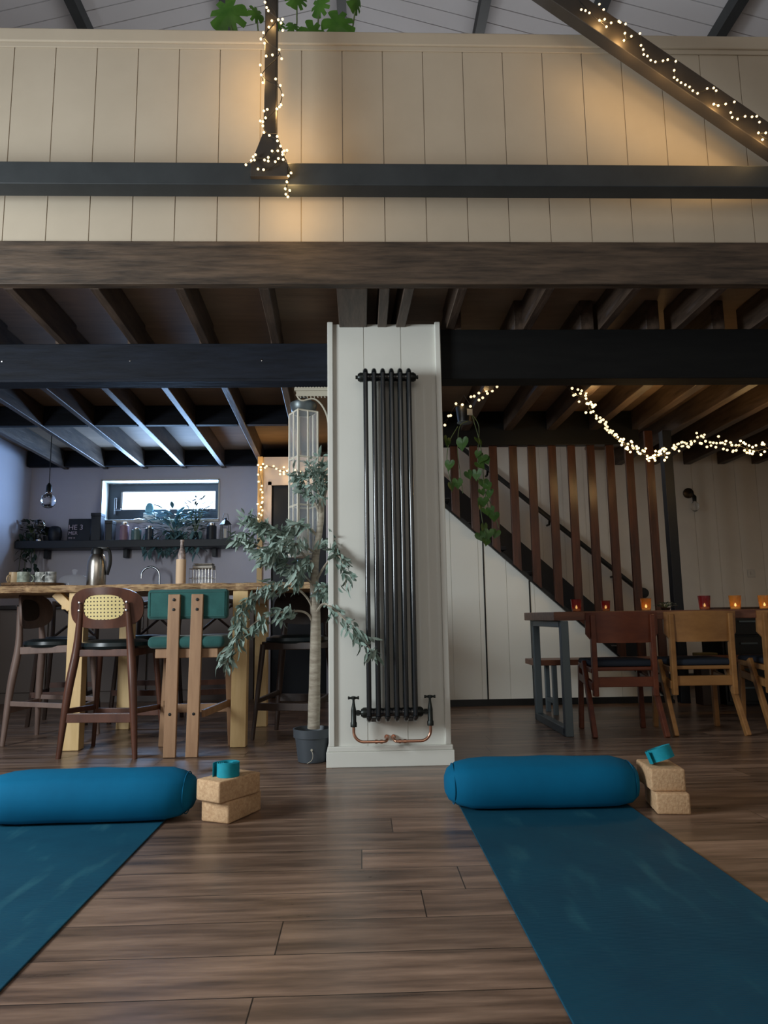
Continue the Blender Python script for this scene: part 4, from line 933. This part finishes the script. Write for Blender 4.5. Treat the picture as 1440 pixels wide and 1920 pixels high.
def dchair(label,m,px_,py_,rz):
    """seat faces +Y, backrest towards -Y"""
    t=thing('dining_chair',label,'chair',(0,0,0),'wooden dining chairs on the near side of the table')
    for s in (-1,1):
        b=BM(); bar(b,(s*.182,-.155,.24),(s*.182,-.165,.735),.032,.045,bev=.006); part('back_post',b,m,t,local=True)
        b=BM(); bar(b,(s*.215,-.215,.0),(s*.205,.02,.44),.03,.042,bev=.006); part('rear_leg',b,m,t,local=True)
        b=BM(); bar(b,(s*.20,.19,.0),(s*.19,.17,.41),.032,.036,bev=.006); part('front_leg',b,m,t,local=True)
        b=BM(); bar(b,(s*.195,-.16,.30),(s*.195,.19,.34),.022,.05,up=(0,0,1),bev=.004); part('side_rail',b,m,t,local=True)
        b=BM(); bar(b,(s*.19,-.15,.395),(s*.19,.19,.41),.024,.035,up=(0,0,1),bev=.004); part('seat_rail',b,m,t,local=True)
    b=BM(); bar(b,(-.18,-.155,.325),(.18,-.155,.325),.022,.06,up=(0,0,1),bev=.004); bar(b,(-.18,.18,.39),(.18,.18,.39),.022,.045,up=(0,0,1),bev=.004); part('cross_rail',b,m,t,local=True)
    b=BM(); box(b,-.185,.185,-.15,.20,.392,.415,.006); part('seat_base',b,m,t,local=True)
    b=BM(); box(b,-.195,.195,-.15,.215,.416,.455,.016,seg=3); part('seat_pad',b,NVELV,t,sm=True,local=True)
    # shaped backrest: wings narrow at the foot, gently curved
    b=BM(); n=12; yb=lambda x:-.192+.9*x*x
    out=[]
    for i in range(n+1):
        x=-.222+.444*i/n; f=abs(x)/.222
        zt=.752-.004*f; zb=.562+(.055*max(0,(f-.82)/.18))
        out.append((x,zb,zt))
    fr=[(b.verts.new((x,yb(x),zb)),b.verts.new((x,yb(x)-.012,zt))) for x,zb,zt in out]; bk_=[(b.verts.new((x,yb(x)+.018,zb)),b.verts.new((x,yb(x)+.006,zt))) for x,zb,zt in out]
    for i in range(n):
        b.faces.new((fr[i][0],fr[i+1][0],fr[i+1][1],fr[i][1])); b.faces.new((bk_[i][0],bk_[i][1],bk_[i+1][1],bk_[i+1][0]))
        b.faces.new((fr[i][1],fr[i+1][1],bk_[i+1][1],bk_[i][1])); b.faces.new((fr[i][0],bk_[i][0],bk_[i+1][0],fr[i+1][0]))
    for i in (0,n): b.faces.new((fr[i][0],fr[i][1],bk_[i][1],bk_[i][0]))
    part('backrest',b,m,t,sm=True,local=True)
    t.location=(px_,py_,0); t.rotation_euler=(0,0,rz); return t
dchair('red-brown dining chair nearest the pillar',CHAIRR,1.625,4.635,-.06)
ch=dchair('honey-brown dining chair next to the red-brown one',CHAIRY,2.12,4.64,-.06)
c3=copy_tree(ch); c3.location=(2.71,4.64,0); c3.rotation_euler=(0,0,-.04); c3['label']='honey-brown dining chair cut off by the right edge of the photo'
# candle holders
for i,(x,y,m,s,lab) in enumerate(((1.434,4.80,REDG,1.0,'dark red glass candle holder leftmost on the dining table'),(1.70,5.0,REDG,.9,'dark red glass candle holder behind the red-brown chair'),(1.912,4.82,AMBG,1.0,'amber glass candle holder before the red-brown slats'),(2.235,4.66,REDG,1.1,'dark red glass candle holder above the honey-brown chair'),(2.47,4.72,AMBG,1.1,'amber glass candle holder on a dark tray between the two honey-brown chairs'),(2.70,4.78,AMBG,1.1,'amber glass candle holder nearest the right edge of the photo'))):
    t=thing('candle_holder',lab,'candle holder',(x,y,DT+.001),'glass tealight holders on the dining table'); r=.036*s; h=.082*s
    b=BM(); lathe(b,[(0,0),(r*.8,0),(r,h),(r-.003,h),(r*.78,.004),(0,.004)],(x,y,DT+.001),20); part('glass',b,m,t,sm=True)
    b=BM(); lathe(b,[(0,.0045),(r*.66,.0045),(r*.68,.018),(0,.018)],(x,y,DT+.001),14); w_=part('tealight',b,WAX,t,sm=True)
    b=BM(); lathe(b,[(0,.018),(.006,.022),(.007,.028),(.003,.038),(0,.044)],(x,y,DT+.001),10); part('flame',b,FLAME,w_,sm=True)
    l=bpy.data.lights.new('candle_light','POINT'); l.energy=.12; l.color=(1,.55,.2); l.shadow_soft_size=.012
    lo=bpy.data.objects.new('candle_light',l); C.objects.link(lo); lo.parent=t; lo.location=(0,0,.034)
b=BM(); box(b,2.40,2.90,4.88,5.0,DT+.001,DT+.016,.004); single('serving_tray',b,DKWD,'dark wooden tray on the dining table beside the amber candle holders','tray')
bushy('table_sprig','small green sprig in a bowl on the dining table between the amber and red holders',(2.12,5.0,DT+.001),.07,.03,40,.035,.018,.035,.02,m=LEAF,pm=DKWD)
# dark storage under the stairs, right
cb=thing('black_drawer_cabinet','black slatted cabinet standing behind the honey-brown chairs','cabinet',(3.12,6.0,0))
b=BM(); box(b,2.92,3.34,5.84,6.2,0,.74,.005); part('carcass',b,BLACK,cb)
for k in range(4):
    b=BM(); box(b,2.94,3.32,5.825,5.84,.03+.175*k,.19+.175*k,.004); d_=part('drawer',b,mat('black drawer',rgb(24,26,26),.4),cb)
    b=BM(); box(b,3.06,3.2,5.812,5.824,.13+.175*k,.145+.175*k,.002); part('handle',b,GSTEEL,d_)
b=BM(); box(b,2.74,2.88,5.86,6.0,0,.30,.004); box(b,2.73,2.89,5.85,6.01,.30,.33,.004); single('low_dark_stool',b,DKWD,'low dark block stool beside the black cabinet','stool')
for k in range(3):
    b=BM(); box(b,2.74,2.89,5.86,6.0,.331+.028*k,.357+.028*k,.006); single('folded_blanket',b,mat('blanket %d'%k,rgb(84+8*k,80+6*k,60),.9),'folded olive blanket on the low dark stool, %s from the bottom'%ORD[k],'blanket','folded blankets by the black cabinet')

# ------------------------------------------------------------ yoga props
def yogamat(name,x0,x1,y0,y1,label):
    b=BM(); box(b,x0,x1,y0,y1,.0005,.0055,.002); return single(name,b,MATM,label,'yoga mat','teal yoga mats',loc=((x0+x1)/2,(y0+y1)/2,0))
m1=yogamat('yoga_mat',-1.39,-.738,1.15,3.02,'deep teal yoga mat on the floor at the left, beneath the left bolster')
m2=yogamat('yoga_mat',.377,1.03,1.15,3.03,'deep teal yoga mat on the floor at the right, beneath the right bolster')
for o in (m1,m2): o.data.materials[0]=MATM
def bolster(label,cx,cy,L,rz,zb=.0055):
    t=thing('bolster',label,'bolster',(0,0,0),'teal bolsters at the heads of the mats')
    b=BM(); N=40; prof=[(0,-L/2+.004),(.35,-L/2),(.62,-L/2+.012),(.84,-L/2+.045),(.96,-L/2+.095),(1,-L/2+.16)]
    full=prof+[(1.01,-.08),(1.012,0.03),(1.005,.12)]+[(r,-x) for r,x in prof[::-1]]
    lathe(b,[(max(r,0),x) for r,x in full],(0,0,0),N,'X')
    for v in b.verts:
        rr=math.hypot(v.co.y,v.co.z); k_=(max(abs(v.co.y),abs(v.co.z))/rr)**-.32 if rr>1e-5 else 1; v.co.y*=.126*k_; z=v.co.z*.093*(k_ if v.co.z<0 else 1+(k_-1)*.3)
        z+=.0018*math.sin(v.co.x*23+v.co.y*30)+.0012*math.sin(v.co.x*51)
        if z<-.080: z=-.080-(.080+z)*-.25
        v.co.z=z+.0835
    zmin=min(v.co.z for v in b.verts)
    for v in b.verts: v.co.z-=zmin-.0005
    body=part('cover',b,TEAL,t,sm=True,local=True)
    for s in (-1,1):
        b=BM(); P=[(s*(L/2-.03),.098*math.cos(a),.0835+.074*math.sin(a)) for a in [2*PI*i/36 for i in range(37)]]
        tube(b,P,.002,6,caps=False); part('end_seam',b,TEAL,body,sm=True,local=True)
    t.location=(cx,cy,zb); t.rotation_euler=(0,0,rz); return t
bolster('teal bolster lying across the left mat',-1.035,2.895,.79,.02)
bolster('teal bolster lying across the right mat',.70,2.945,.755,-.02)
def block(cx,cy,z,rz,label,w=.125,l=.215,h=.0765,ch=.008):
    b=BM(); box(b,-w/2,w/2,-l/2,l/2,0,h,ch,seg=3)
    o=part('cork_block',b,CORK,None,sm=True); tag(o,label,'yoga block','cork yoga blocks'); o.location=(cx,cy,z); o.rotation_euler=(0,0,rz); return o
def place(fx,fy,rz,l=.215): # centre from the middle of the front edge
    return fx-math.sin(rz)*l/2, fy+math.cos(rz)*l/2
x,y=place(-.547,2.803,-.44); block(x,y,.0005,-.44,'cork yoga block on the floor beside the left bolster')
x,y=place(-.572,2.788,-.62); block(x,y,.0775,-.62,'cork yoga block carrying the blue strap beside the left bolster')
x,y=place(1.15,2.762,-.16,.2); block(x,y,.0005,-.16,'cork yoga block on the floor right of the right bolster',w=.122,l=.2)
x,y=place(1.146,2.785,-.10,.2); block(x,y,.0775,-.10,'cork yoga block carrying the tilted blue strap right of the right bolster',w=.128,l=.2,h=.082)
def coil(cx,cy,z,label,tilt=(0,0,0),r0=.008,r1=.036,h=.036,turns=5,r1x=1.0):
    t=BM(); n=26*turns; a=[];c_=[]
    for i in range(n+1):
        th=2*PI*turns*i/n; r=r0+(r1-r0)*(i/n)
        a.append((r*math.cos(th)*r1x,r*math.sin(th))); c_.append(((r+.0028)*math.cos(th)*r1x,(r+.0028)*math.sin(th)))
    # loose tail
    for q in range(1,9):
        th=2*PI*turns+q*.10; r=r1+.0012*q
        a.append((r*math.cos(th)*r1x,r*math.sin(th))); c_.append(((r+.0028)*math.cos(th)*r1x,(r+.0028)*math.sin(th)))
    V=[[t.verts.new((p[0],p[1],zz)) for p in L_] for L_ in (a,c_) for zz in (0,h)]
    for i in range(len(a)-1):
        t.faces.new((V[0][i],V[0][i+1],V[1][i+1],V[1][i])); t.faces.new((V[2][i],V[3][i],V[3][i+1],V[2][i+1]))
        t.faces.new((V[1][i],V[1][i+1],V[3][i+1],V[3][i])); t.faces.new((V[0][i],V[2][i],V[2][i+1],V[0][i+1]))
    for i in (0,-1): t.faces.new((V[0][i],V[1][i],V[3][i],V[2][i]))
    o=part('yoga_strap',t,STRAP,None,sm=True); tag(o,label,'yoga strap','rolled blue yoga straps'); o.location=(cx,cy,z); o.rotation_euler=tilt; return o
coil(-.512,2.86,.1545,'blue strap rolled in a coil on the left stack of cork blocks',(0,0,2.6),r0=.016,r1=.044,h=.050,turns=4)
coil(1.16,2.86,.1675,'blue strap rolled loosely and tilted on the right stack of cork blocks',(.12,.34,2.9),r0=.018,r1=.048,h=.046,turns=4)
bpy.data.objects['yoga_strap.001'].location.z+=.012

# ------------------------------------------------------------ fairy lights
bulb_me=None
def fairy(label,path,bulbs,r,energy,nl,group='strings of warm fairy lights',off=(0,0,0)):
    global bulb_me
    t=thing('fairy_lights',label,'fairy lights',path[0],group)
    b=BM(); tube(b,smooth_path(path,3),.0022,5)
    for q in bulbs:
        k=min(range(len(path)),key=lambda i:(Vector(path[i])-Vector(q)).length); tube(b,[path[k],q],.0012,4)
    part('cable',b,WIRE,t)
    bb=BM(); bmesh.ops.create_icosphere(bb,subdivisions=2,radius=r)
    me=bpy.data.meshes.new('bulb'); bb.to_mesh(me); bb.free(); me.materials.append(BULB)
    for p in me.polygons: p.use_smooth=True
    for i,q in enumerate(bulbs):
        if i>=100: break
        o=bpy.data.objects.new('bulb',me); C.objects.link(o); o.parent=t; o.location=Vector(q)-Vector(path[0])
    if len(bulbs)>100:
        b=BM()
        for q in bulbs[100:]: bmesh.ops.create_icosphere(b,subdivisions=1,radius=r,matrix=Matrix.Translation(q))
        o=part('bulb',b,BULB,t); o['kind']='stuff'
    n=len(bulbs)
    for i in range(nl):
        q=Vector(bulbs[int((i+.5)*n/nl)])+Vector(off)
        l=bpy.data.lights.new('fairy_glow','POINT'); l.energy=energy/nl; l.color=(1,.62,.24); l.shadow_soft_size=.02
        o=bpy.data.objects.new('fairy_glow',l); C.objects.link(o); o.parent=t; o.location=q-Vector(path[0])
    return t
# king post: points read from the photo at the post's front plane
KP=[(-0.425,3.030,3.621),(-0.417,3.030,3.593),(-0.409,3.030,3.576),(-0.392,3.030,3.523),(-0.362,3.030,3.529),(-0.342,3.030,3.532),(-0.349,3.030,3.512),(-0.406,3.030,3.489),(-0.431,3.030,3.460),(-0.341,3.030,3.473),(-0.443,3.030,3.427),(-0.425,3.030,3.405),(-0.356,3.030,3.372),(-0.345,3.030,3.325),(-0.388,3.030,3.344),(-0.417,3.030,3.338),(-0.444,3.030,3.291),(-0.439,3.030,3.241),(-0.431,3.030,3.200),(-0.372,3.030,3.220),(-0.350,3.030,3.187),(-0.339,3.030,3.138),(-0.347,3.030,3.089),(-0.366,3.030,3.067),(-0.354,3.030,3.078),(-0.410,3.030,3.064),(-0.425,3.030,3.056),(-0.417,3.030,3.021),(-0.441,3.030,3.005),(-0.429,3.030,3.002),(-0.429,3.030,2.981),(-0.424,3.030,2.948),(-0.399,3.030,2.933),(-0.363,3.030,2.928),(-0.362,3.030,2.906),(-0.348,3.030,2.880),(-0.338,3.030,2.850),(-0.331,3.030,2.856),(-0.318,3.030,2.859),(-0.386,3.030,2.855),(-0.360,3.030,2.856),(-0.338,3.030,2.837),(-0.403,3.030,2.823),(-0.420,3.030,2.810),(-0.403,3.030,2.805),(-0.371,3.030,2.802),(-0.357,3.030,2.818),(-0.335,3.030,2.813),(-0.461,3.030,2.836),(-0.471,3.030,2.826),(-0.480,3.030,2.807),(-0.466,3.030,2.810),(-0.504,3.030,2.786),(-0.449,3.030,2.765),(-0.424,3.030,2.762),(-0.299,3.030,2.747),(-0.318,3.030,2.703),(-0.325,3.030,2.669),(-0.305,3.030,2.661),(-0.322,3.030,2.642),(-0.313,3.030,2.629),(-0.311,3.030,2.732)]
path=[(-0.418,3.035,3.638),(-0.367,3.035,3.539),(-0.429,3.035,3.440),(-0.354,3.035,3.357),(-0.439,3.035,3.245),(-0.353,3.035,3.178),(-0.352,3.035,3.096),(-0.425,3.035,3.001),(-0.412,3.035,2.947),(-0.358,3.035,2.899),(-0.399,3.035,2.827),(-0.472,3.035,2.818),(-0.411,3.035,2.766),(-0.338,3.035,2.814),(-0.301,3.035,2.748),(-0.318,3.035,2.695),(-0.313,3.035,2.635)]
fairy('warm fairy lights wound down the king post and its splayed foot',path,KP,.0058,11,9,off=(0,.03,0))
SB=[(1.078,3.020,3.594),(1.098,3.020,3.589),(1.116,3.020,3.577),(1.167,3.020,3.624),(1.186,3.020,3.596),(1.162,3.020,3.538),(1.188,3.020,3.544),(1.194,3.020,3.504),(1.218,3.020,3.525),(1.255,3.020,3.534),(1.262,3.020,3.528),(1.287,3.020,3.520),(1.281,3.020,3.471),(1.311,3.020,3.455),(1.353,3.020,3.470),(1.274,3.020,3.432),(1.354,3.020,3.407),(1.363,3.020,3.385),(1.364,3.020,3.359),(1.381,3.020,3.351),(1.395,3.020,3.329),(1.417,3.020,3.321),(1.454,3.020,3.327),(1.477,3.020,3.333),(1.515,3.020,3.325),(1.504,3.020,3.277),(1.501,3.020,3.240),(1.515,3.020,3.227),(1.532,3.020,3.213),(1.552,3.020,3.202),(1.571,3.020,3.191),(1.585,3.020,3.172),(1.607,3.020,3.158),(1.655,3.020,3.184),(1.686,3.020,3.187),(1.697,3.020,3.173),(1.679,3.020,3.103),(1.701,3.020,3.095),(1.737,3.020,3.104),(1.779,3.020,3.115),(1.757,3.020,3.060),(1.762,3.020,3.035),(1.787,3.020,3.027),(1.824,3.020,3.041),(1.857,3.020,3.039),(1.880,3.020,3.042),(1.890,3.020,3.012),(1.880,3.020,2.957),(1.915,3.020,2.957),(1.897,3.020,2.922)]
sp=[(1.072,3.030,3.655),(1.168,3.030,3.542),(1.272,3.030,3.543),(1.291,3.030,3.444),(1.357,3.030,3.473),(1.364,3.030,3.388),(1.425,3.030,3.329),(1.515,3.030,3.336),(1.511,3.030,3.249),(1.592,3.030,3.174),(1.696,3.030,3.192),(1.689,3.030,3.109),(1.788,3.030,3.126),(1.771,3.030,3.043),(1.889,3.030,3.050),(1.891,3.030,2.961),(1.929,3.030,2.929)]
fairy('warm fairy lights wound along the diagonal strut at the upper right',sp,SB,.0054,5.0,8,off=(0,.0,-.09))
# swag under the joists by the stairs
sw=[(1055,716),(1072,735),(1085,742),(1100,748),(1104,765),(1115,775),(1128,792),(1140,806),(1152,820),(1168,828),(1184,838),(1200,848),(1216,855),(1232,856),(1246,852),(1262,842),(1280,834),(1295,825),(1312,823),(1330,826),(1350,832),(1368,838),(1385,836),(1402,842),(1420,845),(1438,840),(1455,838)]
swp=[(1.451,4.900,2.381),(1.512,4.900,2.306),(1.576,4.950,2.293),(1.633,4.950,2.269),(1.661,5.000,2.217),(1.702,5.000,2.177),(1.784,5.100,2.136),(1.828,5.100,2.080),(1.890,5.150,2.035),(1.971,5.200,2.015),(2.053,5.250,1.985),(2.135,5.300,1.955),(2.199,5.300,1.926),(2.265,5.300,1.921),(2.324,5.300,1.937),(2.393,5.300,1.978),(2.469,5.300,2.011),(2.534,5.300,2.048),(2.606,5.300,2.056),(2.679,5.300,2.043),(2.760,5.300,2.017),(2.833,5.300,1.992),(2.904,5.300,2.000),(2.972,5.300,1.974),(3.046,5.300,1.961),(3.123,5.300,1.981),(3.195,5.300,1.989)]
rs=random.Random(5); sb=[]
for i in range(len(swp)-1):
    a_,b_=Vector(swp[i]),Vector(swp[i+1]); n=2 if i<2 else (8 if 7<i<17 else 6)
    for k in range(n):
        p=a_.lerp(b_,(k+rs.random()*.7)/n); sb.append(tuple(p+Vector((rs.uniform(-.012,.012),rs.uniform(-.03,.03),rs.uniform(-.045,.05) if i>1 else rs.uniform(-.01,.01)))))
rs.shuffle(sb)
fairy('long swag of warm fairy lights drooping under the joists over the dining table',swp,sb,.0098,9,9,off=(0,-.05,-.02))
pb=[(0.554,4.900,2.054),(0.600,4.900,2.069),(0.628,4.900,2.135),(0.643,4.900,2.138),(0.683,4.900,2.224),(0.728,4.900,2.216),(0.785,4.900,2.204),(0.728,4.900,2.216),(0.791,4.900,2.274),(0.814,4.900,2.278),(0.848,4.900,2.301),(0.847,4.900,2.250),(0.874,4.900,2.266),(0.902,4.900,2.316),(0.909,4.900,2.297),(0.944,4.900,2.316),(0.979,4.900,2.347),(0.916,4.900,2.379)]
pp=[(0.528,4.900,2.058),(0.623,4.900,2.115),(0.675,4.900,2.204),(0.778,4.900,2.219),(0.836,4.900,2.281),(0.902,4.900,2.308),(0.991,4.900,2.359),(1.050,4.900,2.398)]
fairy('short run of warm fairy lights above the hanging pothos pot',pp,pb,.0095,.5,2)
dbp=[(-0.986,6.880,2.219),(-0.939,6.880,2.229),(-0.903,6.880,2.207),(-0.960,6.880,2.197),(-0.919,6.880,2.192),(-0.959,6.880,2.171),(-0.836,6.880,2.207),(-0.810,6.880,2.180),(-0.774,6.880,2.159),(-0.738,6.880,2.195),(-0.738,6.880,2.148),(-0.707,6.880,2.158),(-0.687,6.880,2.174),(-0.774,6.880,2.127),(-0.738,6.880,2.127),(-0.681,6.880,2.126),(-0.630,6.880,2.168),(-0.583,6.880,2.152),(-0.557,6.880,2.120),(-0.588,6.880,2.104),(-0.985,6.880,2.124),(-0.979,6.880,2.055),(-0.948,6.880,2.013),(-0.958,6.880,1.977),(-0.942,6.880,1.950),(-0.941,6.880,1.898),(-0.941,6.880,1.856),(-0.987,6.880,1.836),(-0.946,6.880,1.846),(-0.956,6.880,1.805),(-0.940,6.880,1.773),(-0.971,6.880,1.743),(-0.950,6.880,1.727),(-0.985,6.880,1.691),(-0.423,6.880,2.119),(-0.341,6.880,2.118),(-0.428,6.880,2.177),(-0.465,6.880,2.146)]
dp=[(-0.988,6.900,1.689),(-0.953,6.900,1.787),(-0.970,6.900,1.917),(-0.951,6.900,2.048),(-0.978,6.900,2.154),(-0.947,6.900,2.217),(-0.828,6.900,2.190),(-0.725,6.900,2.157),(-0.595,6.900,2.135),(-0.440,6.900,2.144),(-0.326,6.900,2.122)]
fairy('warm fairy lights hung down the pale post and across above the navy door',dp,dbp,.0105,2.6,5,off=(0,-.05,0))

bpy.context.view_layer.update()
